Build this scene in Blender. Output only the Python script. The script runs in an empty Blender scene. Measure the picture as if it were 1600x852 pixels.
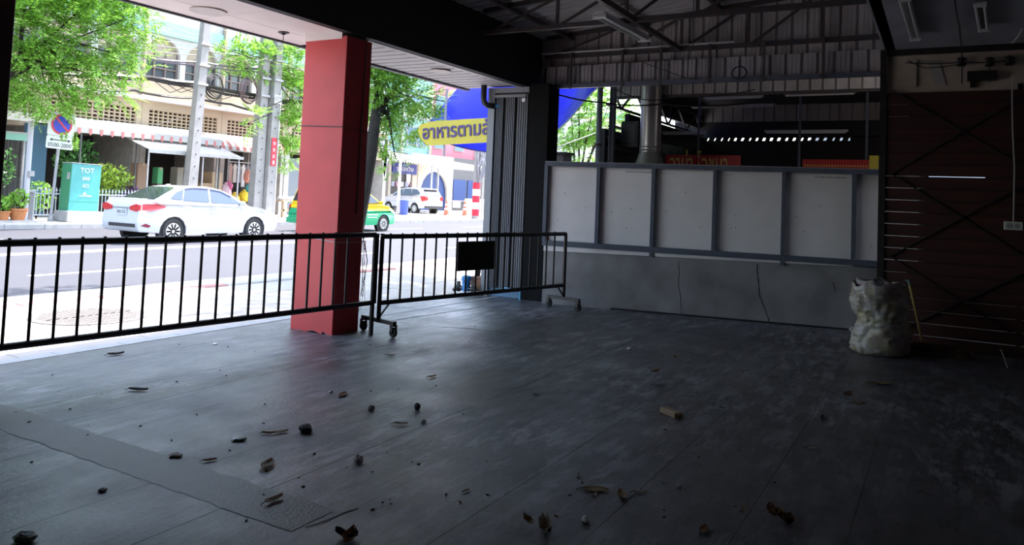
import bpy, math, random
from mathutils import Vector, Matrix
from mathutils.geometry import tessellate_polygon
rnd = random.Random(7)
SC = bpy.context.scene
COL = SC.collection
PI = math.pi
R = math.radians

# ------------------------------------------------------------------ camera
# world: X runs along the street (away from the camera), Y goes out to the street, Z up; metres
FPX, CYP, EYE = 1184.0, 250.0, 1.5
YAW, PITCH, ROLL = R(29.69), R(2.81), R(2.34)
_f = Vector((math.cos(YAW)*math.cos(PITCH), math.sin(YAW)*math.cos(PITCH), math.sin(PITCH)))
_r0 = Vector((math.sin(YAW), -math.cos(YAW), 0)); _u0 = _r0.cross(_f)
_r = _r0*math.cos(ROLL) + _u0*math.sin(ROLL)
_u = -_r0*math.sin(ROLL) + _u0*math.cos(ROLL)
CAMP = Vector((0, 0, EYE))
cam = bpy.data.cameras.new('camera')
cam.sensor_fit = 'HORIZONTAL'; cam.sensor_width = 36; cam.lens = 36*FPX/1600
cam.shift_y = -(426-CYP)/1600; cam.clip_start = .05; cam.clip_end = 500
camo = bpy.data.objects.new('camera', cam); COL.objects.link(camo)
mw = Matrix((( _r.x, _u.x, -_f.x, 0), (_r.y, _u.y, -_f.y, 0), (_r.z, _u.z, -_f.z, 0), (0, 0, 0, 1)))
mw.translation = CAMP
camo.matrix_world = mw
SC.camera = camo

# ------------------------------------------------------------------ light
SUN_EL, SUN_AZ = 62, -9          # the sun stands high, over the far end of the street (azimuth from +X towards +Y)
w = bpy.data.worlds.new('world'); SC.world = w; w.use_nodes = True
nt = w.node_tree; nt.nodes.clear()
sky = nt.nodes.new('ShaderNodeTexSky'); sky.sky_type = 'NISHITA'
sky.sun_disc = False; sky.sun_elevation = R(SUN_EL); sky.sun_rotation = R(90-SUN_AZ)
sky.air_density = 1.3; sky.dust_density = 2.2; sky.ozone_density = 1.6
bg = nt.nodes.new('ShaderNodeBackground'); bg.inputs[1].default_value = .26
wo = nt.nodes.new('ShaderNodeOutputWorld')
hs_ = nt.nodes.new('ShaderNodeHueSaturation'); hs_.inputs['Saturation'].default_value = .9
nt.links.new(sky.outputs[0], hs_.inputs['Color']); nt.links.new(hs_.outputs[0], bg.inputs[0]); nt.links.new(bg.outputs[0], wo.inputs[0])
sl = bpy.data.lights.new('sun', 'SUN'); sl.energy = 4.2; sl.angle = R(.55); sl.color = (1, .95, .93)
so = bpy.data.objects.new('sun', sl); COL.objects.link(so)
_sd = Vector((math.cos(R(SUN_EL))*math.cos(R(SUN_AZ)), math.cos(R(SUN_EL))*math.sin(R(SUN_AZ)), math.sin(R(SUN_EL))))
so.rotation_euler = _sd.to_track_quat('Z', 'Y').to_euler(); so.location = (0, 0, 40)
vs = SC.view_settings
vs.view_transform = 'Standard'; vs.look = 'None'; vs.gamma = 1; vs.use_curve_mapping = False
vs.exposure = 1.95
SC.cycles.use_denoising = True
SC.cycles.max_bounces = 8; SC.cycles.diffuse_bounces = 6; SC.cycles.transparent_max_bounces = 12
SC.cycles.sample_clamp_indirect = 6

# ------------------------------------------------------------------ pixel -> place helpers
def ray(x, y): return _f + _r*((x-800)/FPX) - _u*((y-CYP)/FPX)
def pz(x, y, z=0.): d = ray(x, y); return CAMP + d*((z-EYE)/d.z)
def px(x, y, X): d = ray(x, y); return CAMP + d*(X/d.x)
def py(x, y, Y): d = ray(x, y); return CAMP + d*(Y/d.y)

# ------------------------------------------------------------------ materials
MATS = {}
def M(name, c=(.5, .5, .5), r=.6, m=0., c2=None, scale=6., fac=.5, bump=0., bscale=40., world=False, spec=.5, detail=5., stretch=None, island=0., trans=0., contrast=None):
    if name in MATS: return MATS[name]
    mt = bpy.data.materials.new(name); mt.use_nodes = True
    n = mt.node_tree; L = n.links; b = n.nodes['Principled BSDF']
    b.inputs['Base Color'].default_value = (*c, 1); b.inputs['Roughness'].default_value = r
    b.inputs['Metallic'].default_value = m; b.inputs['Specular IOR Level'].default_value = spec
    vec = None
    if c2 or bump:
        if world: vec = n.nodes.new('ShaderNodeNewGeometry').outputs['Position']
        else: vec = n.nodes.new('ShaderNodeTexCoord').outputs['Object']
        if stretch:
            mp = n.nodes.new('ShaderNodeMapping'); mp.inputs['Scale'].default_value = stretch
            L.new(vec, mp.inputs[0]); vec = mp.outputs[0]
    out = None
    if c2:
        nz = n.nodes.new('ShaderNodeTexNoise'); nz.inputs['Scale'].default_value = scale; nz.inputs['Detail'].default_value = detail
        L.new(vec, nz.inputs['Vector'])
        rp = n.nodes.new('ShaderNodeValToRGB')
        lo, hi = contrast or (.5-fac*.35, .5+fac*.35)
        rp.color_ramp.elements[0].position = max(0, lo); rp.color_ramp.elements[1].position = min(1, hi)
        rp.color_ramp.elements[0].color = (*c, 1); rp.color_ramp.elements[1].color = (*c2, 1)
        L.new(nz.outputs['Fac'], rp.inputs[0]); out = rp.outputs[0]
    if island:
        g = n.nodes.new('ShaderNodeNewGeometry'); hs = n.nodes.new('ShaderNodeHueSaturation')
        ma = n.nodes.new('ShaderNodeMapRange'); ma.inputs['To Min'].default_value = 1-island; ma.inputs['To Max'].default_value = 1+island
        L.new(g.outputs['Random Per Island'], ma.inputs[0]); L.new(ma.outputs[0], hs.inputs['Value'])
        if out: L.new(out, hs.inputs['Color'])
        else: hs.inputs['Color'].default_value = (*c, 1)
        out = hs.outputs[0]
    if out: L.new(out, b.inputs['Base Color'])
    if bump:
        n2 = n.nodes.new('ShaderNodeTexNoise'); n2.inputs['Scale'].default_value = bscale; n2.inputs['Detail'].default_value = 4
        L.new(vec, n2.inputs['Vector'])
        bp = n.nodes.new('ShaderNodeBump'); bp.inputs['Strength'].default_value = bump; bp.inputs['Distance'].default_value = .01
        L.new(n2.outputs['Fac'], bp.inputs['Height']); L.new(bp.outputs[0], b.inputs['Normal'])
    if trans:
        t = n.nodes.new('ShaderNodeBsdfTranslucent'); mx = n.nodes.new('ShaderNodeMixShader'); mx.inputs[0].default_value = trans
        if out: L.new(out, t.inputs[0])
        else: t.inputs[0].default_value = (*c, 1)
        L.new(b.outputs[0], mx.inputs[1]); L.new(t.outputs[0], mx.inputs[2]); L.new(mx.outputs[0], n.nodes['Material Output'].inputs[0])
    MATS[name] = mt
    return mt

def M_floor():
    mt = bpy.data.materials.new('worn_concrete_floor'); mt.use_nodes = True
    n = mt.node_tree; L = n.links; b = n.nodes['Principled BSDF']
    pos = n.nodes.new('ShaderNodeNewGeometry').outputs['Position']
    def noise(sc, det=6, st=None, rough=.55):
        v = pos
        if st:
            mp = n.nodes.new('ShaderNodeMapping'); mp.inputs['Scale'].default_value = st; L.new(v, mp.inputs[0]); v = mp.outputs[0]
        z = n.nodes.new('ShaderNodeTexNoise'); z.inputs['Scale'].default_value = sc; z.inputs['Detail'].default_value = det; z.inputs['Roughness'].default_value = rough
        L.new(v, z.inputs['Vector']); return z.outputs['Fac']
    def ramp(f, a, b_, ca, cb):
        rp = n.nodes.new('ShaderNodeValToRGB'); e = rp.color_ramp.elements
        e[0].position, e[1].position = a, b_; e[0].color, e[1].color = (*ca, 1), (*cb, 1); L.new(f, rp.inputs[0]); return rp.outputs[0]
    def mix(f, a, b_, mode='MIX'):
        mx = n.nodes.new('ShaderNodeMix'); mx.data_type = 'RGBA'; mx.blend_type = mode
        if isinstance(f, float): mx.inputs[0].default_value = f
        else: L.new(f, mx.inputs[0])
        L.new(a, mx.inputs[6]); L.new(b_, mx.inputs[7]); return mx.outputs[2]
    base = ramp(noise(.8, 5), .32, .68, (.08, .076, .08), (.135, .128, .14))
    fine = ramp(noise(11, 9, (.35, 1, 1), .78), .34, .66, (.40, .40, .40), (1.3, 1.3, 1.3))
    c = mix(1., base, fine, 'MULTIPLY')
    scuff = ramp(noise(5.5, 9, (.4, 1.3, 1), .75), .50, .58, (0, 0, 0), (1, 1, 1))
    lite = n.nodes.new('ShaderNodeRGB'); lite.outputs[0].default_value = (.31, .30, .33, 1)
    big = ramp(noise(.55, 4), .40, .60, (.05, .05, .05), (.8, .8, .8))
    sf = mix(1., scuff, big, 'MULTIPLY')
    c = mix(sf, c, lite.outputs[0])
    dark = n.nodes.new('ShaderNodeRGB'); dark.outputs[0].default_value = (.05, .047, .045, 1)
    spot = ramp(noise(38, 2), .70, .76, (0, 0, 0), (.8, .8, .8))
    c = mix(spot, c, dark.outputs[0])
    L.new(c, b.inputs['Base Color'])
    rr = ramp(noise(1.6, 6), .3, .7, (.30, .30, .30), (.55, .55, .55)); L.new(rr, b.inputs['Roughness'])
    bp = n.nodes.new('ShaderNodeBump'); bp.inputs['Strength'].default_value = .5; bp.inputs['Distance'].default_value = .008
    L.new(noise(30, 8, None, .7), bp.inputs['Height']); L.new(bp.outputs[0], b.inputs['Normal'])
    MATS['floor'] = mt
    return mt
M_floor()
def G(g, name, r=.6, **k): return M(name, (g, g, g*1.03), r, **k)

black = M('black_painted_steel', (.012, .012, .014), .45, c2=(.03, .022, .018), scale=14, fac=.5)
dksteel = M('dark_primer_steel', (.045, .05, .06), .5, c2=(.09, .06, .045), scale=9, fac=.6)
redp = M('red_paint', (.62, .05, .055), .5, c2=(.54, .042, .048), scale=3, bump=.15, bscale=60)
white = M('white_plastic', (.78, .78, .76), .4)
offw = M('soffit_paint', (.86, .79, .75), .7, c2=(.78, .71, .68), scale=2)
zinc = M('galvanised_sheet', (.55, .53, .52), .45, .2, c2=(.42, .40, .39), scale=3, stretch=(1, 1, .3))
zincd = M('dull_zinc_sheet', (.60, .57, .55), .55, 0, c2=(.44, .40, .38), scale=3)
conc = M('bare_concrete', (.34, .325, .32), .8, c2=(.19, .18, .18), scale=2.6, fac=.7, bump=.3, bscale=25, world=True)
concl = M('pale_concrete', (.42, .40, .385), .8, c2=(.33, .315, .30), scale=4, bump=.2)
cream = M('cream_plaster', (.58, .48, .36), .8, c2=(.44, .36, .28), scale=3)
board = M('grey_white_fibre_board', (.84, .80, .785), .75, c2=(.76, .725, .715), scale=5, fac=.8)
bluegrey = M('blue_grey_steel_paint', (.11, .125, .16), .5, c2=(.085, .095, .125), scale=8)
wood = M('red_brown_planks', (.060, .014, .010), .6, c2=(.030, .009, .007), scale=5, stretch=(1, .25, 3))
glassd = M('dark_window_glass', (.02, .025, .035), .06, spec=.8)
rubber = M('tyre_rubber', (.02, .02, .02), .8)
slabm = M('dark_concrete_slab', (.34, .345, .37), .85, c2=(.26, .26, .28), scale=1.5, bump=.3)

# ------------------------------------------------------------------ mesh builder
class MB:
    def __init__(s): s.v = []; s.f = []; s.mi = []; s.m = 0; s.T = None
    def add(s, vs_, fs):
        o = len(s.v)
        s.v += [tuple(s.T @ Vector(p)) if s.T else tuple(p) for p in vs_]
        s.f += [tuple(i+o for i in f) for f in fs]; s.mi += [s.m]*len(fs); return s
    def box(s, x0, x1, y0, y1, z0, z1):
        return s.add([(x0,y0,z0),(x1,y0,z0),(x1,y1,z0),(x0,y1,z0),(x0,y0,z1),(x1,y0,z1),(x1,y1,z1),(x0,y1,z1)],
                     [(0,3,2,1),(4,5,6,7),(0,1,5,4),(1,2,6,5),(2,3,7,6),(3,0,4,7)])
    def bbox(s, x0, x1, y0, y1, z0, z1, b=.01):      # box with chamfered vertical and top edges
        pts = [(x0+b,y0),(x1-b,y0),(x1,y0+b),(x1,y1-b),(x1-b,y1),(x0+b,y1),(x0,y1-b),(x0,y0+b)]
        cx, cy = (x0+x1)/2, (y0+y1)/2
        def ins(p): return (p[0]+(b if p[0] < cx else -b), p[1]+(b if p[1] < cy else -b))
        vs_ = [(p[0],p[1],z0) for p in pts]+[(p[0],p[1],z1-b) for p in pts]+[(*ins(p),z1) for p in pts]
        fs = [tuple(range(7,-1,-1)), tuple(range(16,24))]
        for k in (0, 8):
            for i in range(8): fs.append((k+i, k+(i+1)%8, k+8+(i+1)%8, k+8+i))
        return s.add(vs_, fs)
    def bar(s, a, b, wd, ht=None, up=(0, 0, 1)):     # rectangular bar from a to b
        a, b = Vector(a), Vector(b); ht = ht or wd; d = (b-a).normalized(); up = Vector(up)
        if abs(d.dot(up)) > .98: up = Vector((1, 0, 0))
        sx = d.cross(up).normalized()*wd/2; sy = sx.normalized().cross(d)*ht/2
        vs_ = [p+i*sx+j*sy for p in (a, b) for i, j in ((-1,-1),(1,-1),(1,1),(-1,1))]
        return s.add(vs_, [(0,1,2,3),(7,6,5,4),(0,4,5,1),(1,5,6,2),(2,6,7,3),(3,7,4,0)])
    def cyl(s, a, b, r0, r1=None, n=12, cap=True):
        a, b = Vector(a), Vector(b); r1 = r0 if r1 is None else r1; d = (b-a).normalized()
        up = Vector((0,0,1)) if abs(d.z) < .95 else Vector((1,0,0))
        u = d.cross(up).normalized(); v = d.cross(u)
        cs = [(math.cos(2*PI*i/n), math.sin(2*PI*i/n)) for i in range(n)]
        vs_ = [a+(u*c+v*q)*r0 for c, q in cs]+[b+(u*c+v*q)*r1 for c, q in cs]
        fs = [(i, i+n, (i+1)%n+n, (i+1)%n) for i in range(n)]
        if cap: fs += [tuple(range(n)), tuple(range(2*n-1, n-1, -1))]
        return s.add(vs_, fs)
    def tube(s, pts, r, n=8, cap=True):
        pts = [Vector(p) for p in pts]; rs = r if isinstance(r, (list, tuple)) else [r]*len(pts)
        vs_ = []; fs = []; pu = None
        for k, p in enumerate(pts):
            d = (pts[min(k+1, len(pts)-1)]-pts[max(k-1, 0)]).normalized()
            if pu is None:
                up = Vector((0,0,1)) if abs(d.z) < .95 else Vector((1,0,0)); u = d.cross(up).normalized()
            else:
                u = (pu-d*pu.dot(d)).normalized()
            pu = u; v = d.cross(u)
            vs_ += [p+(u*math.cos(2*PI*i/n)+v*math.sin(2*PI*i/n))*rs[k] for i in range(n)]
        for k in range(len(pts)-1):
            for i in range(n): fs.append((k*n+i, (k+1)*n+i, (k+1)*n+(i+1)%n, k*n+(i+1)%n))
        if cap: fs += [tuple(range(n)), tuple(range(len(vs_)-1, len(vs_)-n-1, -1))]
        return s.add(vs_, fs)
    def lathe(s, prof, c=(0,0,0), n=20, axis='z'):   # prof [(r,h)...]
        vs_ = []; fs = []
        for r, h in prof:
            for i in range(n):
                a = 2*PI*i/n; p = (r*math.cos(a), r*math.sin(a), h)
                if axis == 'y': p = (p[0], h, -p[1])
                elif axis == 'x': p = (h, p[1], -p[0])
                vs_.append((p[0]+c[0], p[1]+c[1], p[2]+c[2]))
        for k in range(len(prof)-1):
            for i in range(n): fs.append((k*n+i, k*n+(i+1)%n, (k+1)*n+(i+1)%n, (k+1)*n+i))
        fs += [tuple(range(n-1, -1, -1)), tuple(range(len(vs_)-n, len(vs_)))]
        return s.add(vs_, fs)
    def poly(s, pts): return s.add(pts, [tuple(range(len(pts)))])
    def prism(s, pts, d):                             # planar polygon (3D pts) pushed along d; any outline
        n = len(pts); d = Vector(d); pts = [Vector(p) for p in pts]
        tr = tessellate_polygon([pts])
        s.add(pts+[p+d for p in pts], [tuple(t) for t in tr]+[tuple(i+n for i in reversed(t)) for t in tr]+[(i, (i+1)%n, (i+1)%n+n, i+n) for i in range(n)])
        return s
    def ell(s, c, r, n=10, m=6, jit=0., rot=None):
        vs_ = []; fs = []
        for j in range(m+1):
            t = PI*j/m
            for i in range(n):
                k = 1+rnd.uniform(-jit, jit); a = 2*PI*i/n
                p = Vector((r[0]*math.sin(t)*math.cos(a)*k, r[1]*math.sin(t)*math.sin(a)*k, r[2]*math.cos(t)*k))
                if rot: p = rot @ p
                vs_.append(p+Vector(c))
        for j in range(m):
            for i in range(n): fs.append((j*n+i, (j+1)*n+i, (j+1)*n+(i+1)%n, j*n+(i+1)%n))
        return s.add(vs_, fs)
    def build(s, name, mat=None, parent=None, smooth=False, loc=None, rot=None, fix=False):
        me = bpy.data.meshes.new(name); me.from_pydata(s.v, [], s.f)
        for m_ in (mat if isinstance(mat, (list, tuple)) else [mat]): me.materials.append(m_)
        if isinstance(mat, (list, tuple)): me.polygons.foreach_set('material_index', s.mi)
        if fix:
            import bmesh
            bm = bmesh.new(); bm.from_mesh(me); bmesh.ops.remove_doubles(bm, verts=bm.verts, dist=1e-5); bmesh.ops.recalc_face_normals(bm, faces=bm.faces); bm.to_mesh(me); bm.free()
        if smooth:
            me.polygons.foreach_set('use_smooth', [True]*len(me.polygons))
            if smooth is not True: me.set_sharp_from_angle(angle=R(smooth))
        o = bpy.data.objects.new(name, me); COL.objects.link(o)
        if parent: o.parent = parent
        if loc: o.location = loc
        if rot: o.rotation_euler = rot
        return o
def tag(o, label, cat, group=None, kind=None):
    o['label'] = label; o['category'] = cat
    if group: o['group'] = group
    if kind: o['kind'] = kind
    return o
def struct(o, label=None):
    o['kind'] = 'structure'
    if label: o['label'] = label
    return o
def thing(name, label, cat, loc=(0,0,0), rz=0, group=None):
    o = bpy.data.objects.new(name, None); COL.objects.link(o); o.location = loc; o.rotation_euler = (0, 0, rz)
    return tag(o, label, cat, group)
def inst(o, loc, rot=None, parent=None, sc=None):     # linked copy of one mesh object
    c = o.copy(); COL.objects.link(c); c.location = loc
    if rot: c.rotation_euler = rot
    if sc: c.scale = sc
    if parent: c.parent = parent
    return c
def dup(root, loc, rz=None, label=None, group=None, sc=None):
    r = root.copy(); COL.objects.link(r); r.location = loc
    if rz is not None: r.rotation_euler = (0, 0, rz)
    if sc: r.scale = (sc,)*3
    if label: r['label'] = label
    if group: r['group'] = group
    for ch in [o for o in COL.objects if o.parent == root]:
        c = ch.copy(); COL.objects.link(c); c.parent = r
        for g in [o for o in COL.objects if o.parent == ch]:
            d = g.copy(); COL.objects.link(d); d.parent = c
    return r
def text(body, size, mat, name='lettering', parent=None, loc=(0,0,0), rot=(0,0,0), ext=.004, align='LEFT', fit=None, bold=0.):
    cu = bpy.data.curves.new('t', 'FONT'); cu.body = body; cu.size = size; cu.extrude = ext; cu.align_x = align; cu.offset = bold
    cu.resolution_u = 3
    to = bpy.data.objects.new('t', cu); COL.objects.link(to)
    dg = bpy.context.evaluated_depsgraph_get()
    me = bpy.data.meshes.new_from_object(to.evaluated_get(dg)); bpy.data.objects.remove(to)
    me.materials.clear(); me.materials.append(mat)
    if fit and len(me.vertices):
        xs = [v.co.x for v in me.vertices]; wd = max(xs)-min(xs); k = fit/wd if wd else 1
        for v in me.vertices: v.co.x *= k
    o = bpy.data.objects.new(name, me); COL.objects.link(o); o.location = loc; o.rotation_euler = rot
    if parent: o.parent = parent
    return o
FACE_ST = (R(90), 0, 0)            # reads from -Y  (across the street)
FACE_IN = (R(90), 0, R(-90))       # reads from -X  (down the street)

# ================================================================== GROUND AND SHELL
# ---- interior floor: a bed plus long screeded strips with open joints
floor = struct(MB().box(-4, 10.7, -6, 6.5, -.3, -.005).build('floor', MATS['floor']), 'grey worn concrete floor of the empty hall')
JY = [-6, -4.5, -3, -1.6, -.95, -.5, -.09, .36, .81, 1.36, 1.9, 2.4, 2.9, 3.42, 3.88, 4.3, 4.72, 5.16, 5.62, 6.06, 6.5]
for a, b in zip(JY, JY[1:]):
    mb = MB(); jt = rnd.uniform(0, 1.2); x = -4; xs = [-4]
    while x < 10.5: x += rnd.uniform(2.5, 4.5); xs.append(min(x, 10.7))
    h = rnd.uniform(-.0008, .0002)
    mb.box(-4, 10.7, a+.0012, b-.0012, -.008, h)
    mb.build('floor_strip', MATS['floor'], floor)
patch = M('smooth_brown_screed', (.115, .106, .10), .52, c2=(.085, .08, .076), scale=9, fac=.8, bump=.35, bscale=60, detail=9)
mb = MB(); el = []; er = []
for i in range(60):
    y = 6.0-i*.06; k = rnd.uniform(-.009, .009); el.append((2.50+k, y)); er.append((2.78+rnd.uniform(-.01, .01), y))
for i in range(59):
    mb.add([(*el[i], .0015), (*er[i], .0015), (*er[i+1], .0015), (*el[i+1], .0015)], [(0, 3, 2, 1)][:1])
mb.build('screed_patch', patch, floor)
# cracks and a dropped rod line near the barrier
crk = M('dark_crack', (.012, .012, .013), .9)
def ribbon(pts, wd, z=.002, jit=.01):
    mb = MB()
    P2 = []
    for a, b in zip(pts, pts[1:]):
        a, b = Vector(a), Vector(b); n = max(2, int((b-a).length/.06))
        for i in range(n): P2.append(a.lerp(b, i/n)+Vector((rnd.uniform(-jit, jit), rnd.uniform(-jit, jit), 0)))
    P2.append(Vector(pts[-1]))
    for i in range(len(P2)-1):
        a, b = P2[i], P2[i+1]; d = (b-a); s_ = Vector((-d.y, d.x, 0)).normalized()*wd*rnd.uniform(.5, 1)
        mb.add([a-s_+Vector((0,0,z)), b-s_*.9+Vector((0,0,z)), b+s_*.9+Vector((0,0,z)), a+s_+Vector((0,0,z))], [(0, 1, 2, 3)])
    return mb
ribbon([pz(608, 502), pz(700, 488), pz(760, 479)], .012).build('floor_crack', crk, floor)
ribbon([pz(690, 511), pz(735, 514), pz(790, 520)], .012, jit=.004).build('floor_crack', crk, floor)
ribbon([pz(478, 824), pz(520, 810), pz(560, 795)], .006).build('floor_crack', crk, floor)
# pale edging tiles at the open front
tilem = M('pale_edge_tile', (.36, .37, .39), .5, c2=(.30, .31, .33), scale=5)
edge = struct(MB().box(-4, 6.9, 6.5, 6.66, -.3, -.01).build('trim_1', conc), 'pale tiled edge of the hall floor beside the pavement')
tl = MB().bbox(.003, .597, 6.503, 6.66, -.02, .004, .004).build('edge_tile', tilem, edge); tl.location = (-4, 0, 0)
for i in range(1, 18): inst(tl, (-4+.6*i, 0, 0), parent=edge)
struct(ribbon([(6.9, 5.92, 0), (9.9, 5.80, 0)], .022, .003, .006).build('trim_2', M('worn_white_line', (.5, .5, .52), .7)), 'thin pale line at the pavement edge of the floor')

# ---- street
road_m = M('asphalt', (.056, .055, .066), .85, c2=(.046, .045, .055), scale=1.3, fac=.9, bump=.4, bscale=60, world=True, stretch=(.25, 1, 1))
pave_m = M('pale_pavement', (.47, .43, .41), .8, c2=(.36, .33, .315), scale=1.8, fac=.9, bump=.25, bscale=40, world=True)
road = struct(MB().box(-40, 140, 9.62, 25.0, -.4, -.12).build('road', road_m), 'grey asphalt street')
lm = M('worn_road_paint', (.78, .77, .75), .7, c2=(.55, .54, .54), scale=8)
for i in range(-4, 24): MB().box(i*6.0+1.0, i*6.0+3.8, 12.95, 13.09, -.12, -.112).build('lane_dash', lm, road)
for Yl in (16.6, 16.95): MB().box(-40, 140, Yl, Yl+.12, -.12, -.112).build('centre_line', lm, road)
for i in range(-4, 24): MB().box(i*6.0+2.2, i*6.0+4.6, 20.9, 21.04, -.12, -.112).build('lane_dash', lm, road)
sw = struct(MB().box(-40, 140, 6.66, 9.4, -.4, -.045).build('sidewalk', pave_m), 'sunlit pavement in front of the hall')
# paving slabs of the near pavement
def slabs(parent, x0, x1, y0, y1, dx, dy, z, mat):
    base = MB().bbox(.006, dx-.006, .006, dy-.006, z-.03, z, .004).build('paving_slab', mat, parent); first = True
    y = y0
    while y < y1-.01:
        x = x0
        while x < x1-.01:
            if first: base.location = (x, y, 0); first = False
            else: inst(base, (x, y, rnd.uniform(-.003, .002)), parent=parent)
            x += dx
        y += dy
slabs(sw, 2.4, 15.6, 6.68, 9.40, 1.2, .9, -.02, pave_m)
struct(MB().box(6.9, 10.7, 5.95, 6.68, -.3, -.02).build('sidewalk_apron', pave_m), 'shaded concrete apron between hall floor and pavement')
kerbm = M('kerb_concrete', (.38, .365, .35), .8, c2=(.3, .29, .28), scale=3)
kerbr = M('kerb_red_paint', (.34, .08, .07), .7, c2=(.36, .2, .18), scale=6)
kr = struct(MB().box(-40, 140, 9.4, 9.62, -.3, -.10).build('kerb', kerbm), 'kerb along the near side of the street')
kb = [MB().bbox(.004, .996, 9.4, 9.62, -.12, -.005, .015).build('kerb_stone', m_, kr) for m_ in (kerbr, kerbm)]
for i in range(34):
    s_ = kb[0 if (i//2) % 3 else 1]
    if i < 2: s_ = kb[i]; s_.location = (i-4, 0, 0)
    else: inst(s_, (i-4, 0, 0), parent=kr)
mh = thing('manhole_cover', 'round cast iron manhole cover let into the sunlit pavement', 'manhole', (5.12, 8.25, -.018))
irm = M('rusty_iron', (.10, .085, .08), .6, c2=(.15, .13, .12), scale=9)
MB().lathe([(.60, -.01), (.60, .006), (.52, .007)], n=36).build('rim', irm, mh)
MB().lathe([(.515, -.01), (.515, .003)], n=36).build('cover', irm, mh)
for k in range(-5, 6):
    hw = math.sqrt(max(0, .5**2-(k*.09)**2))
    mb = MB()
    for j in range(int(hw/.06)+1):
        for sgn in (-1, 1): mb.bar((k*.09-.035, sgn*j*.06-.02, .006), (k*.09+.035, sgn*j*.06+.02, .006), .016, .008)
    mb.build('tread_row', irm, mh)
fkerb = struct(MB().box(-40, 140, 25.0, 25.25, -.3, 0).build('kerb_far', kerbm), 'kerb along the far side of the street')
kb2 = MB().bbox(.006, 1.194, 24.98, 25.27, -.12, .03, .02).build('kerb_stone', kerbm, fkerb); kb2.location = (9, 0, 0)
for i in range(1, 34): inst(kb2, (9+1.2*i, 0, 0), parent=fkerb)
fsw = struct(MB().box(-40, 140, 25.25, 45, -.4, .04).build('sidewalk_far', M('far_pavement', (.50, .46, .43), .85, c2=(.40, .37, .35), scale=2, world=True)), 'far pavement in front of the shops')

# ---- hall shell (mostly out of view: keeps the hall dark)
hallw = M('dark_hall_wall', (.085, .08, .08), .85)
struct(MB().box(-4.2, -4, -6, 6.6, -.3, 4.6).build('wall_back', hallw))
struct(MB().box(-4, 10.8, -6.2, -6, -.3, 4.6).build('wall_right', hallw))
struct(MB().box(-4, 2.3, 5.85, 6.1, -.3, 3.3).build('wall_left', hallw), 'unseen dark wall added across the hall front to shade the floor')  # out of view, added to darken the foreground floor
slab = struct(MB().box(-4, 9.84, -6, .6, 3.4, 3.7).build('ceiling', slabm), 'dark concrete ceiling slab')
# concrete beam over the wood wall, cream band
bm_ = struct(MB().box(9.84, 10.1, -6, .58, 2.9, 3.7).build('beam_over_planks', cream), 'cream plaster band above the plank wall')
MB().box(9.80, 9.86, -6, .6, 3.33, 3.42).build('shadow_batten', black, bm_)
MB().box(9.81, 9.85, .28, .45, 2.96, 3.27).build('pilaster', cream, bm_)
MB().prism([(9.835, .10, 2.97), (9.835, -.02, 2.97), (9.835, .06, 3.25), (9.835, .16, 3.25)], (-.01, 0, 0)).build('pale_patch', M('pale_plaster_patch', (.42, .39, .35), .8), bm_)
mb = MB()
mb.box(9.72, 9.84, -.22, -.5, 3.0, 3.1); mb.box(9.80, 9.84, -.25, -.31, 2.93, 3.0)
mb.build('bracket_stub', black, bm_)

# ---- front beam over the columns and the soffits
fb = struct(MB().box(-4, 10.42, 5.42, 5.52, 3.16, 4.45).build('beam_front', M('dark_beam_paint', (.02, .02, .023), .7)), 'black beam over the open front of the hall')
MB().box(6.0, 10.05, 5.52, 5.60, 3.155, 3.175).build('edge_angle', zinc, fb)
sof = struct(MB().box(-4, 6.45, 5.52, 6.62, 3.2, 3.32).build('ceiling_soffit', G(.2, 'soffit_backing')), 'pale panelled soffit over the hall front')
pn = MB().bbox(.004, 1.196, 5.525, 6.18, 3.188, 3.21, .002).build('soffit_panel', offw, sof); pn.location = (-3.35, 0, 0)
pn2 = MB().bbox(.004, 1.196, 6.188, 6.62, 3.188, 3.21, .002).build('soffit_panel', offw, sof); pn2.location = (-3.35, 0, 0)
for i in range(1, 9):
    inst(pn, (-3.35+1.2*i-(.0 if i < 8 else .0), 0, 0), parent=sof, sc=(1 if i < 8 else .16, 1, 1)); inst(pn2, (-3.35+1.2*i, 0, 0), parent=sof, sc=(1 if i < 8 else .16, 1, 1))
MB().box(-4, 6.45, 6.62, 6.66, 3.17, 3.55).build('fascia', G(.05, 'fascia_dark'), sof)
# corrugated soffit past the red column
sof2 = struct(MB().box(6.45, 10.1, 6.58, 6.64, 3.17, 3.5).build('ceiling_soffit_ribbed', G(.03, 'edge_shadow_dark')), 'ribbed metal soffit strip between red column and clad pier')  # dark strip stands for the shadow along the soffit's outer edge
rb = MB()
for k in range(1):
    rb.prism([(.04, 5.56, 3.24), (.045, 5.56, 3.19), (.21, 5.56, 3.19), (.21, 5.56, 3.2), (.055, 5.56, 3.2), (.05, 5.56, 3.24)], (0, 1.02, 0))
MB().box(6.45, 10.1, 5.53, 6.58, 3.30, 3.34).build('gap_shade_plate', G(.012, 'gap_shade_black'), sof2)  # black plate added so the gaps between the ribs look shaded
rb = rb.build('ribbed_sheet', M('soffit_zinc', (.50, .48, .48), .5, .2), sof2, fix=True); rb.location = (6.45, 0, 0)
for i in range(1, 17): inst(rb, (6.45+.21*i, 0, 0), parent=sof2)
MB().box(6.4, 10.1, 6.63, 6.66, 3.165, 3.19).build('edge_lip', zinc, sof2)

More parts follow.
